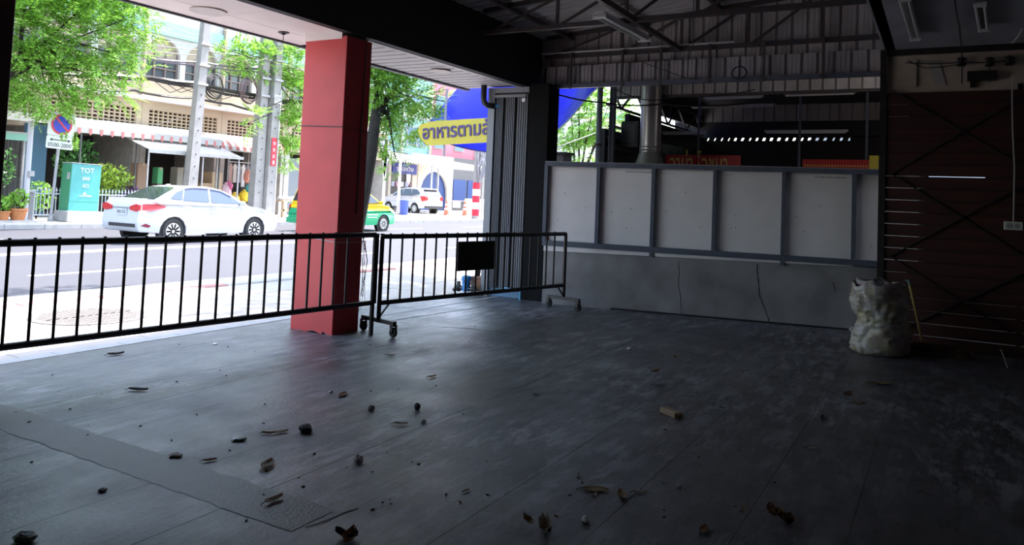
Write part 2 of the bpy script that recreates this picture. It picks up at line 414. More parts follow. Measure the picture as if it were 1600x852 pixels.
def downlight(p, r, label):
    t = thing('downlight', label, 'ceiling light', p)
    MB().lathe([(r*.78, .0), (r, -.004), (r*1.02, -.016), (r*.8, -.012)], n=28).build('trim_ring', M('lamp_ring', (.62, .55, .5), .4), t)
    MB().lathe([(r*.79, -.006), (r*.3, -.004)], n=24).build('lens', M('lamp_lens', (.35, .33, .31), .3), t)
    return t
downlight(pz(325, 16, 3.19), .17, 'round recessed downlight in the pale panelled soffit')
downlight(pz(688, 110, 3.185), .14, 'round downlight with white ring in the ribbed metal soffit')
c = pz(443, 50, 3.19)
t = thing('lamp_holder', 'small dark bulb holder screwed under the pale soffit', 'lamp', c)
MB().lathe([(.055, 0), (.06, -.012), (.025, -.016), (.02, -.03)], n=16).build('socket', black, t)
MB().tube([(0, 0, 0), (.02, .01, .06), (.0, 0, -.03), (.02, .02, -.10)], .004, 5).build('wire', black, t)

# ---- red column, near dark column
rc = thing('red_column', 'tall square column painted red standing at the open hall front', 'column', (5.98, 5.46, 0))
MB().bbox(0, .40, 0, .60, -.01, 3.13, .006).build('shaft', redp, rc)
MB().box(-.006, .406, .07, .606, 3.10, 3.2).build('head_block', offw, rc)
mb = MB()
for i in range(14):
    x = rnd.choice([-1, 0, 1, 2])
    y0 = rnd.uniform(.02, .5); mb.add([(-.003, y0, 0), (-.003, y0+rnd.uniform(.03, .1), 0), (-.003, y0+.05, rnd.uniform(.01, .03))], [(0, 1, 2)])
mb.build('chipped_plaster', conc, rc)
MB().tube([(.27, -.006, 1.25), (.275, -.007, 1.7), (.28, -.006, 2.25), (.30, -.006, 3.1)], .007, 6).build('cable', G(.12, 'grey_cable'), rc)
MB().tube([(-.008, .62, 2.18), (-.008, -.008, 2.16), (.41, -.008, 2.14), (.41, .61, 2.15)], .005, 5).build('tied_wire', black, rc)
MB().tube([(-.006, .62, 1.0), (-.006, -.006, .955), (.41, -.006, .95)], .004, 5).build('tied_string', G(.5, 'string'), rc)
mb = MB()
for i in range(7): mb.tube([(.41+rnd.uniform(-.01, .03), .0+rnd.uniform(-.03, .03), 1.02-.0), (.41+rnd.uniform(0, .06), rnd.uniform(-.05, .02), .75), (.40+rnd.uniform(0, .05), rnd.uniform(-.05, .02), rnd.uniform(.2, .5))], .003, 4)
mb.build('hanging_wire', black, rc)
nc = thing('dark_column', 'black square column at the hall front beside the long barrier', 'column', (2.30, 5.74, 0))
MB().bbox(0, .565, 0, .55, -.01, 3.2, .006).build('shaft', M('dark_maroon', (.035, .006, .007), .6), nc)  # shaft coloured near-black maroon
MB().bbox(-.01, .575, -.01, .56, 0, .06, .01).build('plinth', M('dark_maroon'), nc)

# ---- clad pier and black post at the far corner
pier = thing('clad_pier', 'tall pier clad in ribbed grey metal panels at the pavement corner', 'column', (9.9, 5.40, 0))
pm = M('grey_ribbed_cladding', (.105, .108, .125), .5, c2=(.08, .083, .10), scale=2, stretch=(1, 1, .2))
pl = M('pale_flashing', (.22, .225, .245), .45)
MB().box(.03, .45, 0, .68, .16, 3.16).build('core', G(.02, 'core_black'), pier)
MB().box(-.012, .44, .585, .70, .05, 3.16).build('corner_flashing', pl, pier)
MB().box(-.014, .44, -.01, .70, 3.08, 3.16).build('head_flashing', pl, pier)
MB().box(-.02, .05, .04, .60, 3.01, 3.05).build('shadow_rail', pl, pier)
for y0, y1 in ((.43, .555), (.225, .38), (.0, .185)):
    n = 5; wv = (y1-y0)/n
    MB().box(0, .03, y0, y1, .13, 3.05).build('panel', pm, pier)
    for k in range(n): MB().bbox(-.012, .005, y0+k*wv+.004, y0+(k+1)*wv-.004, .13, 3.05, .004).build('panel_rib', pm, pier)
MB().lathe([(.036, 0), (.034, -.02), (.012, -.024)], (-.012, .07, 2.96), 16, 'x').build('white_knob', white, pier)
MB().box(.05, .40, .05, .62, 0, .16).build('plinth', M('blue_base', (.10, .2, .32), .6), pier)
bp = thing('black_post', 'black square steel post between clad pier and white boards', 'column', (9.9, 5.06, 0))
MB().bbox(0, .34, 0, .335, 0, 3.2, .006).build('shaft', G(.01, 'post_black', .85, spec=.1), bp)
MB().box(-.015, .355, -.012, .345, 0, .05).build('base_plate', G(.012, 'post_black', .6), bp)
dp = thing('downpipe', 'short black downpipe elbow under the ribbed soffit beside the pier', 'pipe', (9.78, 6.12, 0))
MB().tube([(0, 0, 3.2), (0, 0, 2.98), (.0, -.02, 2.92), (.02, -.06, 2.885), (.1, -.14, 2.88)], .045, 12).build('elbow', G(.02, 'pipe_black', .4), dp, smooth=True)
MB().tube([(.02, -.05, 2.885), (.2, -.3, 2.88)], .03, 10).build('blue_pipe', M('pvc_blue', (.05, .22, .42), .4), dp)

# ---- low wall with boards
W0, W1 = Vector((9.76, 4.98, 0)), Vector((10.62, .38, 0))
wd = (W1-W0); WL = wd.length; wang = math.atan2(wd.y, wd.x)
lw = struct(MB().box(0, WL, 0, .2, -.1, .80).build('wall_low', conc, loc=W0, rot=(0, 0, wang)), 'low bare concrete wall under the white boards')
# (local x runs along the wall, local -y faces the camera side)
def wl(x, y, z): return (x, y, z)
def lx(p, q, off=0.):       # local x of a pixel on the wall face
    d = ray(p, q); n = Vector((-wd.y, wd.x, 0)).normalized(); t = (W0-CAMP).dot(n)/d.dot(n); P_ = CAMP+d*t; return (P_-W0).dot(wd.normalized()), P_.z
crk2 = [lx(1183, 413), lx(1184, 430), lx(1187, 462), lx(1196, 485), lx(1203, 505)]
def wallcrack(c, wdt):
    mb = MB(); P2 = []
    for a, b in zip(c, c[1:]):
        for i in range(6): P2.append((a[0]+(b[0]-a[0])*i/6+rnd.uniform(-.008, .008), a[1]+(b[1]-a[1])*i/6))
    P2.append(c[-1])
    for a, b in zip(P2, P2[1:]):
        k = wdt*rnd.uniform(.5, 1); mb.add([(a[0]-k, -.003, a[1]), (b[0]-k, -.003, b[1]), (b[0]+k, -.003, b[1]), (a[0]+k, -.003, a[1])], [(0, 3, 2, 1)])
    mb.build('wall_crack', crk, lw)
wallcrack([(x, max(0, z)) for x, z in crk2], .007)
wallcrack([(a, max(0, b)) for a, b in (lx(1060, 410), lx(1061, 445), lx(1064, 480), lx(1066, 495))], .004)
wallcrack([(a, max(.0, b)) for a, b in (lx(1301, 440), lx(1304, 450), lx(1306, 456))], .006)
MB().box(1.0, WL, -.02, -.002, -.005, .022).build('dark_joint', G(.015, 'joint_black'), lw)
# board screen on the wall
bs = thing('board_screen', 'row of grey white fibre boards in a blue grey steel frame on low wall', 'screen', W0, wang)
ZB, ZT = .90, 2.0
postx = [lx(853, 300)[0], lx(934, 320)[0], lx(1020, 320)[0], lx(1116, 330)[0], lx(1224, 330)[0], lx(1334, 335)[0], lx(1440, 340)[0]]
zt = lambda x: ZT+.0*x
fr = dict(mat=bluegrey, parent=bs)
MB().bar((postx[0]-.02, .0, ZB-.035), (WL, .0, ZB-.05), .06, .075).build('bottom_rail', **fr)
MB().bar((postx[0]-.02, .0, ZT), (WL, .0, ZT), .06, .06).build('top_rail', **fr)
MB().bar((postx[0]-.02, -.005, ZT+.035), (WL, -.005, ZT+.035), .03, .012).build('top_lip', G(.3, 'lip_zinc'), bs)
MB().add([(postx[0], -.014, .752), (postx[5], -.014, .80), (postx[5], -.014, .86), (postx[0], -.014, .86), (postx[0], -.002, .752), (postx[5], -.002, .80), (postx[5], -.002, .86), (postx[0], -.002, .86)], [(0, 1, 2, 3), (7, 6, 5, 4), (0, 4, 5, 1), (1, 5, 6, 2), (3, 2, 6, 7), (0, 3, 7, 4)]).build('skirt_board', board, bs)
for i, x in enumerate(postx):
    MB().bar((x, 0, ZB-.0 if i not in (2, 4) else ZB-.14), (x, 0, ZT), .05, .062, (0, 1, 0)).build('post', **fr)
ink = G(.12, 'faded_print')
for i in range(6):
    o = MB().bbox(postx[i]+.012, postx[i+1]-.012, .034, .048, ZB-.02, ZT, .003).build('fibre_board', board, bs)
    for k in range(3):
        cx, cz = rnd.uniform(postx[i]+.1, postx[i+1]-.1), rnd.uniform(ZB+.1, ZT-.15); MB().lathe([(.007, 0), (.007, .003)], (cx, .0315, cz), 8, 'y').build('nail_hole', G(.03, 'nail_dark'), o)
    mb = MB()
    x = postx[i]+.08
    if i in (1, 4): x = postx[i]+.38
    for k in range(9 if i in (1, 4) else 4):
        l_ = rnd.uniform(.02, .05); mb.box(x, x+l_, .0325, .034, ZT-.085, ZT-.075 if i in (1, 4) else ZT-.082); x += l_+.012
    mb.build('print_mark', ink, o)['kind'] = 'stuff'
# small blue pipe frame by the pier foot
bpf = thing('blue_pipe_frame', 'short bent light blue pipe standing on the floor by the clad pier', 'pipe', (9.80, 5.36, 0))
MB().tube([(0, 0, 0), (0, 0, .12), (0, .02, .14), (.0, .3, .15)], .014, 8).build('pipe_bend', M('light_blue_paint', (.12, .42, .62), .4), bpf)

# ---- plank wall
pw = thing('plank_wall', 'dark red brown horizontal plank partition with narrow gaps', 'partition', (9.8, 0, 0))
GAP = .138
pk = MB().bbox(0, .022, -4.2, .585, .004, GAP-.005, .003).build('plank', wood, pw); pk.location = (0, 0, -.005)
k = 1
while -.005+GAP*(k+1) < 2.99:
    o = inst(pk, (rnd.uniform(-.002, .002), 0, -.005+GAP*k), parent=pw)
    k += 1
MB().bar((.01, .62, 0), (.01, .62, 3.40), .07, .07).build('end_post', black, pw)
for y in (-.72, -2.0, -3.3): MB().bar((.045, y, 0), (.045, y, 2.96), .05).build('back_stud', black, pw)
for z0, z1 in ((.1, 1.0), (1.0, 1.95), (1.95, 2.92)):
    MB().bar((-.012, .52, z1), (-.012, -.75, z0+.1), .016, .03, (1, 0, 0)).build('cross_brace', black, pw)
    MB().bar((-.014, .52, z0), (-.014, -.75, z1-.1), .016, .03, (1, 0, 0)).build('cross_brace', black, pw)

# ================================================================== METAL ROOF, TRUSSES, KITCHEN BEYOND THE BOARDS
def roofz(Y): return 3.99+.088*(5.03-Y)
roof = struct(MB().add([(-4, 5.45, roofz(5.45)+.1), (10.36, 5.45, roofz(5.45)+.1), (10.36, .3, roofz(.3)+.1), (-4, .3, roofz(.3)+.1)], [(0, 1, 2, 3)]).build('roof', zincd), 'corrugated zinc roof seen from below')
sh = MB()
for k in range(4):
    x = k*.19; z0, z1 = roofz(5.42), roofz(.3)
    P_ = [(x, 0), (x+.14, 0), (x+.15, .035), (x+.18, .035), (x+.19, 0)]
    for a, b in zip(P_, P_[1:]):
        sh.add([(a[0], 5.42, z0+a[1]), (b[0], 5.42, z0+b[1]), (b[0], .3, z1+b[1]), (a[0], .3, z1+a[1])], [(0, 3, 2, 1)])
rs_m = M('roof_zinc_underside', (.52, .49, .475), .55, 0, c2=(.42, .39, .375), scale=3)
sh = sh.build('roof_sheet', rs_m, roof); sh.location = (10.36-.76, 0, 0)
for i in range(1, 19): inst(sh, (10.36-.76*(i+1), 0, rnd.uniform(-.004, 0)), parent=roof)
struct(MB().box(-4, 10.36, .5, .62, 3.4, roofz(.5)+.2).build('wall_slab_edge', slabm), 'upright edge of the dark ceiling slab')

def clad(name, label, X, y0, y1, z0, z1f, pitch=.195, mat=zincd, off=0., n_per=4):
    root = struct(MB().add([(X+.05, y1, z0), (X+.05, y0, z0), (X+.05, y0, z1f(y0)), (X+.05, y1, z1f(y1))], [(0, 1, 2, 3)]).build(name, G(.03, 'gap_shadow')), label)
    y = y1-off; 
    while y > y0+.02:
        mb = MB()
        for k in range(n_per):
            if y-.02 < y0: break
            ya, yb = y, max(y0, y-pitch+.042)
            mb.add([(X, ya, z0), (X, yb, z0), (X, yb, z1f(yb)), (X, ya, z1f(ya))], [(0, 1, 2, 3)])
            for q in (.33, .66):        # fine stiffening swage in the pan
                yc = ya+(yb-ya)*q; mb.bar((X-.002, yc, z0), (X-.002, yc, z1f(yc)), .006, .008)
            yc = max(y0, yb-.012); ye = max(y0, y-pitch)
            mb.add([(X, yb, z0), (X+.035, yc, z0), (X+.035, yc, z1f(yc)), (X, yb, z1f(yb))], [(0, 1, 2, 3)])
            mb.add([(X+.035, yc, z0), (X+.035, ye+.01, z0), (X+.035, ye+.01, z1f(ye)), (X+.035, yc, z1f(yc))], [(0, 1, 2, 3)])
            mb.add([(X+.035, ye+.01, z0), (X, ye, z0), (X, ye, z1f(ye)), (X+.035, ye+.01, z1f(ye))], [(0, 1, 2, 3)])
            y -= pitch
        if mb.v: mb.build('cladding_sheet', mat, root)
    return root
clad('wall_gable', 'upper wall of corrugated zinc above the boards', 10.32, .62, 5.62, 3.42, lambda y: roofz(y)+.08)
clad('wall_valance', 'hanging strip of corrugated zinc above the board screen', 10.21, .62, 5.34, 3.20, lambda y: 3.50, mat=M('valance_zinc', (.46, .44, .45), .55, 0, c2=(.34, .32, .32), scale=3), off=.06)
vb = struct(MB().box(10.12, 10.19, .6, 5.4, 3.155, 3.215).build('beam_valance', bluegrey), 'steel beam carrying the zinc strip')

# trusses
def bary(xpix, ypix, X): return px(xpix, ypix, X).y
def truss(X, name, label, ys, zc=3.65, dirn=1):
    t = thing(name, label, 'roof truss', (X, 0, 0))
    MB().bar((0, .6, zc), (0, 5.3, zc), .05, .06).build('bottom_chord', dksteel, t)
    MB().bar((0, .6, roofz(.6)-.03), (0, 5.3, roofz(5.3)-.03), .05, .06).build('top_chord', dksteel, t)
    for y in ys: MB().bar((0, y, zc), (0, y, roofz(y)-.03), .035).build('web_post', dksteel, t)
    yy = sorted(ys+[5.2], reverse=True)
    for a, b in zip(yy, yy[1:]): MB().bar((0, a-.05, zc+.02), (0, b+.02, roofz(b)-.05), .03).build('web_diagonal', dksteel, t)
    return t
ysA = [bary(972, 60, 10.2), bary(1065, 50, 10.2), bary(1170, 40, 10.2), bary(1284, 30, 10.2)]
tA = truss(10.2, 'roof_truss', 'dark steel roof truss against the corrugated gable wall', ysA)
MB().tube([(-.035, 5.35, 3.70), (-.035, 5.3, 3.70), (-.035, 2.45, 3.70)], .014, 8).build('pale_conduit', M('pvc_pale', (.62, .6, .58), .4), tA)
XB = pz(900, 39, 3.65).x
tB = truss(XB, 'roof_truss', 'dark steel roof truss above the hanging tube light', [bary(871, 20, XB), bary(979, 15, XB), bary(1090, 10, XB), 1.3])
truss(XB-2.3, 'roof_truss', 'dark steel roof truss over the middle of the hall', [4.2, 3.1, 2.0, 1.2])
for p, lab in ((892, 'steel hanger bar beside the blue tarp gap'), (972, 'steel hanger bar above the exhaust duct side'), (1032, 'steel hanger bar above the exhaust duct'), (1108, 'steel hanger bar by the wire ring'), (1193, 'thick dark hanger bar in the zinc strip'), (1286, 'steel hanger bar beside the slab end')):
    y = bary(p, 110, 10.13)
    o = thing('hanger_bar', lab, 'bracket', (10.13, y, 3.16))
    MB().bar((0, 0, .0), (0, 0, .52), .032).build('rod', dksteel, o)
    MB().bar((0, .02, .04), (0, -.02, .0), .05).build('foot_clip', dksteel, o)
def beamx(name, label, Y, z, x0, x1, s=.06):
    t = thing(name, label, 'beam', (x0, Y, z)); MB().bar((0, 0, 0), (x1-x0, 0, 0), s*.8, s).build('tube', dksteel, t)
    MB().bar((x1-x0-.05, 0, .0), (x1-x0, 0, .0), s, s*1.3).build('end_cleat', dksteel, t); return t
tie = pz(1063, 77, 3.65)
beamx('tie_beam', 'long dark tie beam that carries the white tube light', tie.y, 3.65, 3.0, 10.2, .06)
for Y, l in ((4.9, 'eaves purlin along the black front beam'), (3.75, 'purlin under the zinc roof sheets'), (2.62, 'purlin under the middle of the zinc roof'), (1.5, 'purlin beside the concrete slab')):
    beamx('purlin', l, Y, roofz(Y)-.06, 0, 10.3, .06)
def tubelight(p0, p1, label, hang=0., wide=.13, dark=.55):
    p0, p1 = Vector(p0), Vector(p1); L_ = (p1-p0).length
    a = math.atan2((p1-p0).y, (p1-p0).x)
    t = thing('tube_light', label, 'light fixture', p0, a)
    bm1 = M('lamp_tray_%d' % int(dark*100), (dark, dark*.97, dark*.93), .4)
    MB().prism([(0, -wide/2, 0), (0, -wide*.3, .05), (0, wide*.3, .05), (0, wide/2, 0)], (L_, 0, 0)).build('tray', bm1, t)
    for s_ in (-1, 1):
        MB().cyl((.05, s_*wide*.33, -.012), (L_-.05, s_*wide*.33, -.012), .013, n=8).build('tube', M('lamp_tube', (.75, .74, .72), .2), t)
    for x in (.0, L_-.03): MB().box(x, x+.03, -wide*.5, wide*.5, -.03, .012).build('lamp_holder', white, t)
    if hang: 
        for x in (.2, L_-.2): MB().bar((x, 0, .05), (x, 0, .05+hang), .008).build('hanger', black, t)
    return t
q0, q1 = pz(936, 22, 3.59), pz(1016, 62, 3.59)
tubelight((q0.x, q0.y, 3.575), (q0.x+1.38, q0.y-.05, 3.575), 'white double tube light hanging under the dark tie beam', 0, .17, .7)
a, b = pz(1413, 0, 3.33), pz(1430, 62, 3.33)
tubelight((a.x, a.y, 3.345), (b.x, b.y, 3.345), 'pale single tube light fixed under the concrete slab near its edge', 0, .10)
a, b = pz(1531, 8, 3.33), pz(1537, 48, 3.33)
tubelight((a.x, a.y, 3.345), (b.x, b.y, 3.345), 'dull tube light under the slab before the wire spools', 0, .10, .16)

# ---- kitchen behind the boards
kd = M('dark_kitchen_wall', (.03, .028, .028), .8, c2=(.045, .03, .025), scale=3)  # kitchen walls coloured near black with brown mottling
krf = struct(MB().box(10.4, 17.2, -4, 5.5, 3.72, 3.78).build('ceiling_kitchen', M('kitchen_roof', (.10, .095, .095), .7)), 'dark metal roof over the kitchen')
struct(MB().box(10.7, 17.2, -4, 5.2, -.2, -.01).build('floor_kitchen', conc))
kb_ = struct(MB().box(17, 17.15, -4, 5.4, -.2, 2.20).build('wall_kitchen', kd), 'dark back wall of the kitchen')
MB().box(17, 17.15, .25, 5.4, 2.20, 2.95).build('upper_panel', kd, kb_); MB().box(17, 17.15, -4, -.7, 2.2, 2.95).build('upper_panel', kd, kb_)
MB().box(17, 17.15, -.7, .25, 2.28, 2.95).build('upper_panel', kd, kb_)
slt = MB().prism([(0, 0, 0), (0, -.085, 0), (0, -.11, .075), (0, -.025, .075)], (.03, 0, 0)).build('vent_block', kd, kb_); slt.location = (17.0, 5.4, 2.95)
y = 5.4-.155
while y > -4:
    if y > 1.7: inst(slt, (17.0, y, 2.95), parent=kb_, sc=(1, rnd.uniform(1.1, 1.45) if y < 4.2 else 1.5, 1))
    y -= .155
MB().box(17, 17.15, -4, 1.68, 2.94, 3.05).build('upper_panel', kd, kb_)
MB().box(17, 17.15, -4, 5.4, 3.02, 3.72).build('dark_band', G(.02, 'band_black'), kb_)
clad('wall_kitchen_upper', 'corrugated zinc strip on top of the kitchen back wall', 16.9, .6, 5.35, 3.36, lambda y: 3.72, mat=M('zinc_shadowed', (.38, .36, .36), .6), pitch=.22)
clad('wall_kitchen_fascia', 'short corrugated zinc fascia across the kitchen', 11.5, .7, 4.72, 3.21, lambda y: 3.46, mat=zincd, pitch=.17)
struct(MB().box(11.48, 11.56, .6, 4.75, 3.165, 3.205).build('beam_kitchen', dksteel))
kts = struct(MB().box(11.25, 17, 4.72, 4.8, -.2, 2.66).build('wall_kitchen_side', G(.05, 'tile_joint_grey')), 'black tiled kitchen wall beside the duct')
kt = MB().bbox(.004, .196, 4.705, 4.72, .004, .196, .003).build('tile', M('black_glazed_tile', (.012, .012, .013), .35), kts); kt.location = (11.26, 0, 1.46)
for i in range(28):
    for j in range(6):
        if i+j: inst(kt, (11.26+.2*i, 0, 1.46+.2*j), parent=kts)
struct(MB().box(12.3, 17, 4.72, 4.8, 2.66, 3.02).build('wall_kitchen_side_upper', kd)); struct(MB().box(13.2, 17, 4.80, 4.86, 3.22, 3.74).build('wall_kitchen_side_top', kd))
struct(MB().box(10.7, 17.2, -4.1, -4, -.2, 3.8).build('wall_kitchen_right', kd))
# lattice truss above the black tiled wall and shelves
lt = thing('lattice_girder', 'dark steel lattice girder above the black tiled kitchen wall', 'girder', (11.25, 4.7, 3.05))
MB().bar((0, 0, 0), (5.6, 0, 0), .04).build('bottom_chord', dksteel, lt); MB().bar((0, 0, .4), (5.6, 0, .4), .04).build('top_chord', dksteel, lt)
for i in range(9): MB().bar((i*.62, 0, 0 if i % 2 else .4), (i*.62+.62, 0, .4 if i % 2 else 0), .03).build('diagonal', dksteel, lt)
for z in (2.34, 2.52, 2.70): tag(MB().bar((11.25, 4.62, z), (12.6, 4.62, z), .12, .02).build('wall_shelf', bluegrey), 'thin steel shelf on the black tiled kitchen wall', 'shelf', 'steel kitchen shelves')
hb = thing('extractor_box', 'black sheet metal extractor box on the kitchen shelf', 'extractor', (11.5, 4.25, 2.38))
MB().bbox(0, .5, 0, .30, 0, .42, .01).build('case', G(.035, 'extractor_black', .5), hb)
MB().box(-.01, 0, .05, .25, .06, .36).build('front_cover', G(.06, 'extractor_cover', .5), hb)
# exhaust duct
dk = thing('exhaust_duct', 'upright galvanised exhaust duct with flared hood behind the boards', 'duct', (11.4, px(1019, 130, 11.4).y, 0))
dz = M('bright_galvanised', (.55, .54, .54), .35, .7, c2=(.40, .38, .38), scale=4, stretch=(1, 1, .25))
MB().lathe([(.165, 2.28), (.165, 3.7)], n=28).build('pipe', dz, dk, smooth=40)
for z in (2.32, 2.37): MB().lathe([(.168, z-.01), (.176, z), (.168, z+.01)], n=28).build('clamp_ring', dz, dk, smooth=40)
MB().lathe([(.27, 2.0), (.23, 2.1), (.18, 2.24), (.165, 2.29)], n=28).build('flared_hood', M('dull_hood', (.26, .25, .24), .5, .5), dk, smooth=40)
MB().lathe([(.46, 1.94), (.46, 1.98), (.38, 2.04), (.25, 2.07)], n=28).build('hood_top', M('hood_dark', (.08, .08, .08), .5), dk)
# posts at the kitchen's street side
p1 = px(936, 200, 10.9)
o = thing('kitchen_post', 'pale blue grey steel post beside the blue tarp', 'post', (10.9, p1.y, 0))
MB().cyl((0, 0, 0), (0, 0, 3.7), .045, n=16).build('pipe', M('pale_post', (.30, .36, .42), .45), o, smooth=40)
MB().lathe([(.05, 2.35), (.056, 2.37), (.05, 2.39)], n=16).build('band', dksteel, o)
p2 = px(957, 200, 11.2)
o = thing('kitchen_post', 'dark square steel post at the end of black tiled kitchen wall', 'post', (11.2, p2.y, 0))
MB().bar((0, 0, 0), (0, 0, 3.7), .075).build('tube', M('post_greyish', (.10, .10, .11), .5), o); MB().bar((-.045, .035, 2), (-.045, .035, 3.5), .012).build('edge_strip', pl, o)
for (xa, xb, yy, X, lab) in ((1100, 1193, 154, 13, 'bare tube light on kitchen cable by the duct'), (1225, 1338, 149, 13, 'bare tube light over the red kitchen signs'), (1035, 1105, 209, 14, 'low bright tube light behind the duct'), (1195, 1325, 207, 14, 'low long tube light in the middle of the kitchen'), (1080, 1212, 168, 15, 'far tube light below the kitchen roof')):
    A, B = px(xa, yy, X), px(xb, yy, X)
    t = thing('tube_light', lab, 'light fixture', A, math.atan2(B.y-A.y, B.x-A.x)); L_ = (B-A).length
    MB().bar((0, 0, .02), (L_, 0, .02), .05, .035).build('batten', M('lamp_tray_60', (.6, .58, .56), .4), t)
    MB().cyl((.03, -.02, -.012), (L_-.03, -.02, -.012), .014, n=8).build('tube', M('lamp_tube'), t)
    for x in (.15, L_-.15): MB().bar((x, 0, .03), (x, 0, 3.73-A.z), .012).build('hanger', black, t)
# kitchen signs
rsm = M('red_sign', (.42, .012, .015), .5); gold = M('gold_letter', (.62, .42, .10), .4); yel = M('yellow_sheet', (.55, .42, .05), .5)
A, B = px(1040, 242, 12.5), px(1157, 243, 12.5)
s1 = thing('red_sign_board', 'red sign board with gold Thai lettering seen above the boards', 'sign', (12.5, A.y, 0))
MB().box(0, .03, B.y-A.y, 0, 1.86, A.z).build('panel', rsm, s1)
text('อาม่า โอชนา', .46, gold, 'lettering', s1, (-.004, -.06, 2.02), FACE_IN, .003, fit=abs(B.y-A.y)-.28, bold=.004)
for q in (.2, abs(B.y-A.y)-.2): MB().bar((.05, -q, 0), (.05, -q, 1.9), .04).build('leg', dksteel, s1)
A, B = px(1254, 249, 13), px(1366, 249, 13)
s2 = thing('red_sign_board', 'long red sign strip with a row of small gold dots in the kitchen', 'sign', (13, A.y, 0))
MB().box(0, .03, B.y-A.y, 0, 1.9, A.z).build('panel', rsm, s2)
for i in range(24): MB().box(-.004, 0, -.05-i*.041, -.03-i*.041, A.z-.115, A.z-.085).build('gold_dot', gold, s2)
for q in (.2, .8): MB().bar((.05, -q, 0), (.05, -q, 1.95), .04).build('leg', dksteel, s2)
A, B = px(1358, 243, 12.4), px(1379, 264, 12.4)
o = thing('yellow_box', 'yellow box standing at the end of the red sign strip', 'box', (12.4, A.y, 1.6))
MB().bbox(0, .2, B.y-A.y, 0, 0, A.z-1.6, .01).build('carton', yel, o)
MB().box(-.02, .24, B.y-A.y-.05, .05, -.03, 0).build('ledge', dksteel, o); MB().bar((.1, -.1, -1.6), (.1, -.1, -.03), .06).build('stand', dksteel, o)
for x_, lab in ((1091, 'thin grey stanchion behind the red sign board'), (1249, 'thin grey stanchion between the two red signs'), (1354, 'grey stanchion beside the yellow box')):
    q = px(x_, 230, 13.4); o = thing('kitchen_stanchion', lab, 'post', (13.4, q.y, 0)); MB().bar((0, 0, 0), (0, 0, 3.72), .035).build('tube', bluegrey, o); MB().box(-.06, .06, -.06, .06, -.01, .01).build('foot', bluegrey, o)
# black cables slung across the opening
def cable(name, label, pts, r, mat=black, group=None):
    P2 = []
    for a, b in zip(pts, pts[1:]):
        a, b = Vector(a), Vector(b); sag = (b-a).length*.03
        for i in range(8): t = i/8; P2.append(a.lerp(b, t)-Vector((0, 0, sag*4*t*(1-t))))
    P2.append(Vector(pts[-1]))
    return tag(MB().tube(P2, r, 5).build(name, mat), label, 'cable', group)
cable('cable', 'black cable slung across the opening in front of the blue tarp', [px(850, 140, 10.15), px(880, 150, 10.2), px(940, 160, 10.3), px(1030, 163, 11.2), px(1200, 158, 11.4)], .012)
cable('cable', 'thin cable drooping from the kitchen valance past the duct', [px(960, 139, 10.2), px(1000, 155, 10.4), px(1060, 152, 11.3), px(1180, 140, 11.3)], .007)
cable('cable', 'cable hanging below the zinc roof by the tie beam', [px(1084, 0, 9.6), px(1083, 70, 10.0), px(1075, 95, 10.1), px(1074, 120, 10.1)], .007)
cable('cable', 'thin cable running down over the zinc strip', [px(1001, 95, 10.1), px(1040, 110, 10.1), px(1090, 125, 10.1)], .005)
rg = pz(1155, 115, 3.35); rg = px(1155, 114, 10.08)
o = thing('wire_coil', 'small coil of blue black wire hooked on the zinc strip', 'coil', rg)
mb = MB(); mb.tube([(0, .095*math.cos(t*PI/8)*(1+.05*math.sin(t)), .085*math.sin(t*PI/8)) for t in range(33)], .009, 6); mb.build('loop', M('blue_wire', (.05, .06, .11), .5), o)
MB().tube([(0, 0, .08), (0, .01, .13), (0, 0, .17)], .004, 5).build('hook', black, o)
# wires and spools on the cream band
for i, (x_, y_) in enumerate(((1502, 97), (1546, 97), (1577, 95))):
    q = px(x_, y_, 9.76); o = thing('wire_spool', 'black insulator spool of wires on the cream band', 'insulator', q, group='insulator spools above the plank wall')
    MB().lathe([(.03, -.05), (.05, -.04), (.03, -.02), (.03, .02), (.05, .04), (.03, .05)], n=12).build('spool', G(.012, 'spool_black'), o)
    for k in range(7): a_ = k*.9; MB().tube([(0, 0, 0), (.0, .06*math.cos(a_), .06*math.sin(a_))], .006, 5).build('wire_tail', black, o)
    MB().bar((.0, 0, 0), (.09, 0, 0), .02).build('pin', black, o)
cable('cable', 'pair wire strung between the spools above the planks', [px(1415, 98, 9.76), px(1502, 97, 9.75), px(1546, 97, 9.75), px(1577, 95, 9.75)], .006)
cable('cable', 'slack wire looping to the first spool above the planks', [px(1418, 94, 9.78), px(1445, 106, 9.76), px(1502, 100, 9.75)], .005)
cable('cable', 'wire hanging from slab past the first spool', [pz(1492, 0, 3.385), pz(1499, 40, 3.385), pz(1502, 70, 3.385), px(1503, 90, 9.74), px(1503, 131, 9.76)], .008)
cable('cable', 'wire dropping from the second spool to the planks', [px(1546, 97, 9.75), px(1547, 129, 9.76)], .006)
cable('pale_cord', 'pale cord along the concrete slab above the spools', [pz(1597, 45, 3.38), pz(1588, 60, 3.38), pz(1581, 67, 3.38)], .008, M('pale_cord', (.5, .48, .45), .6))

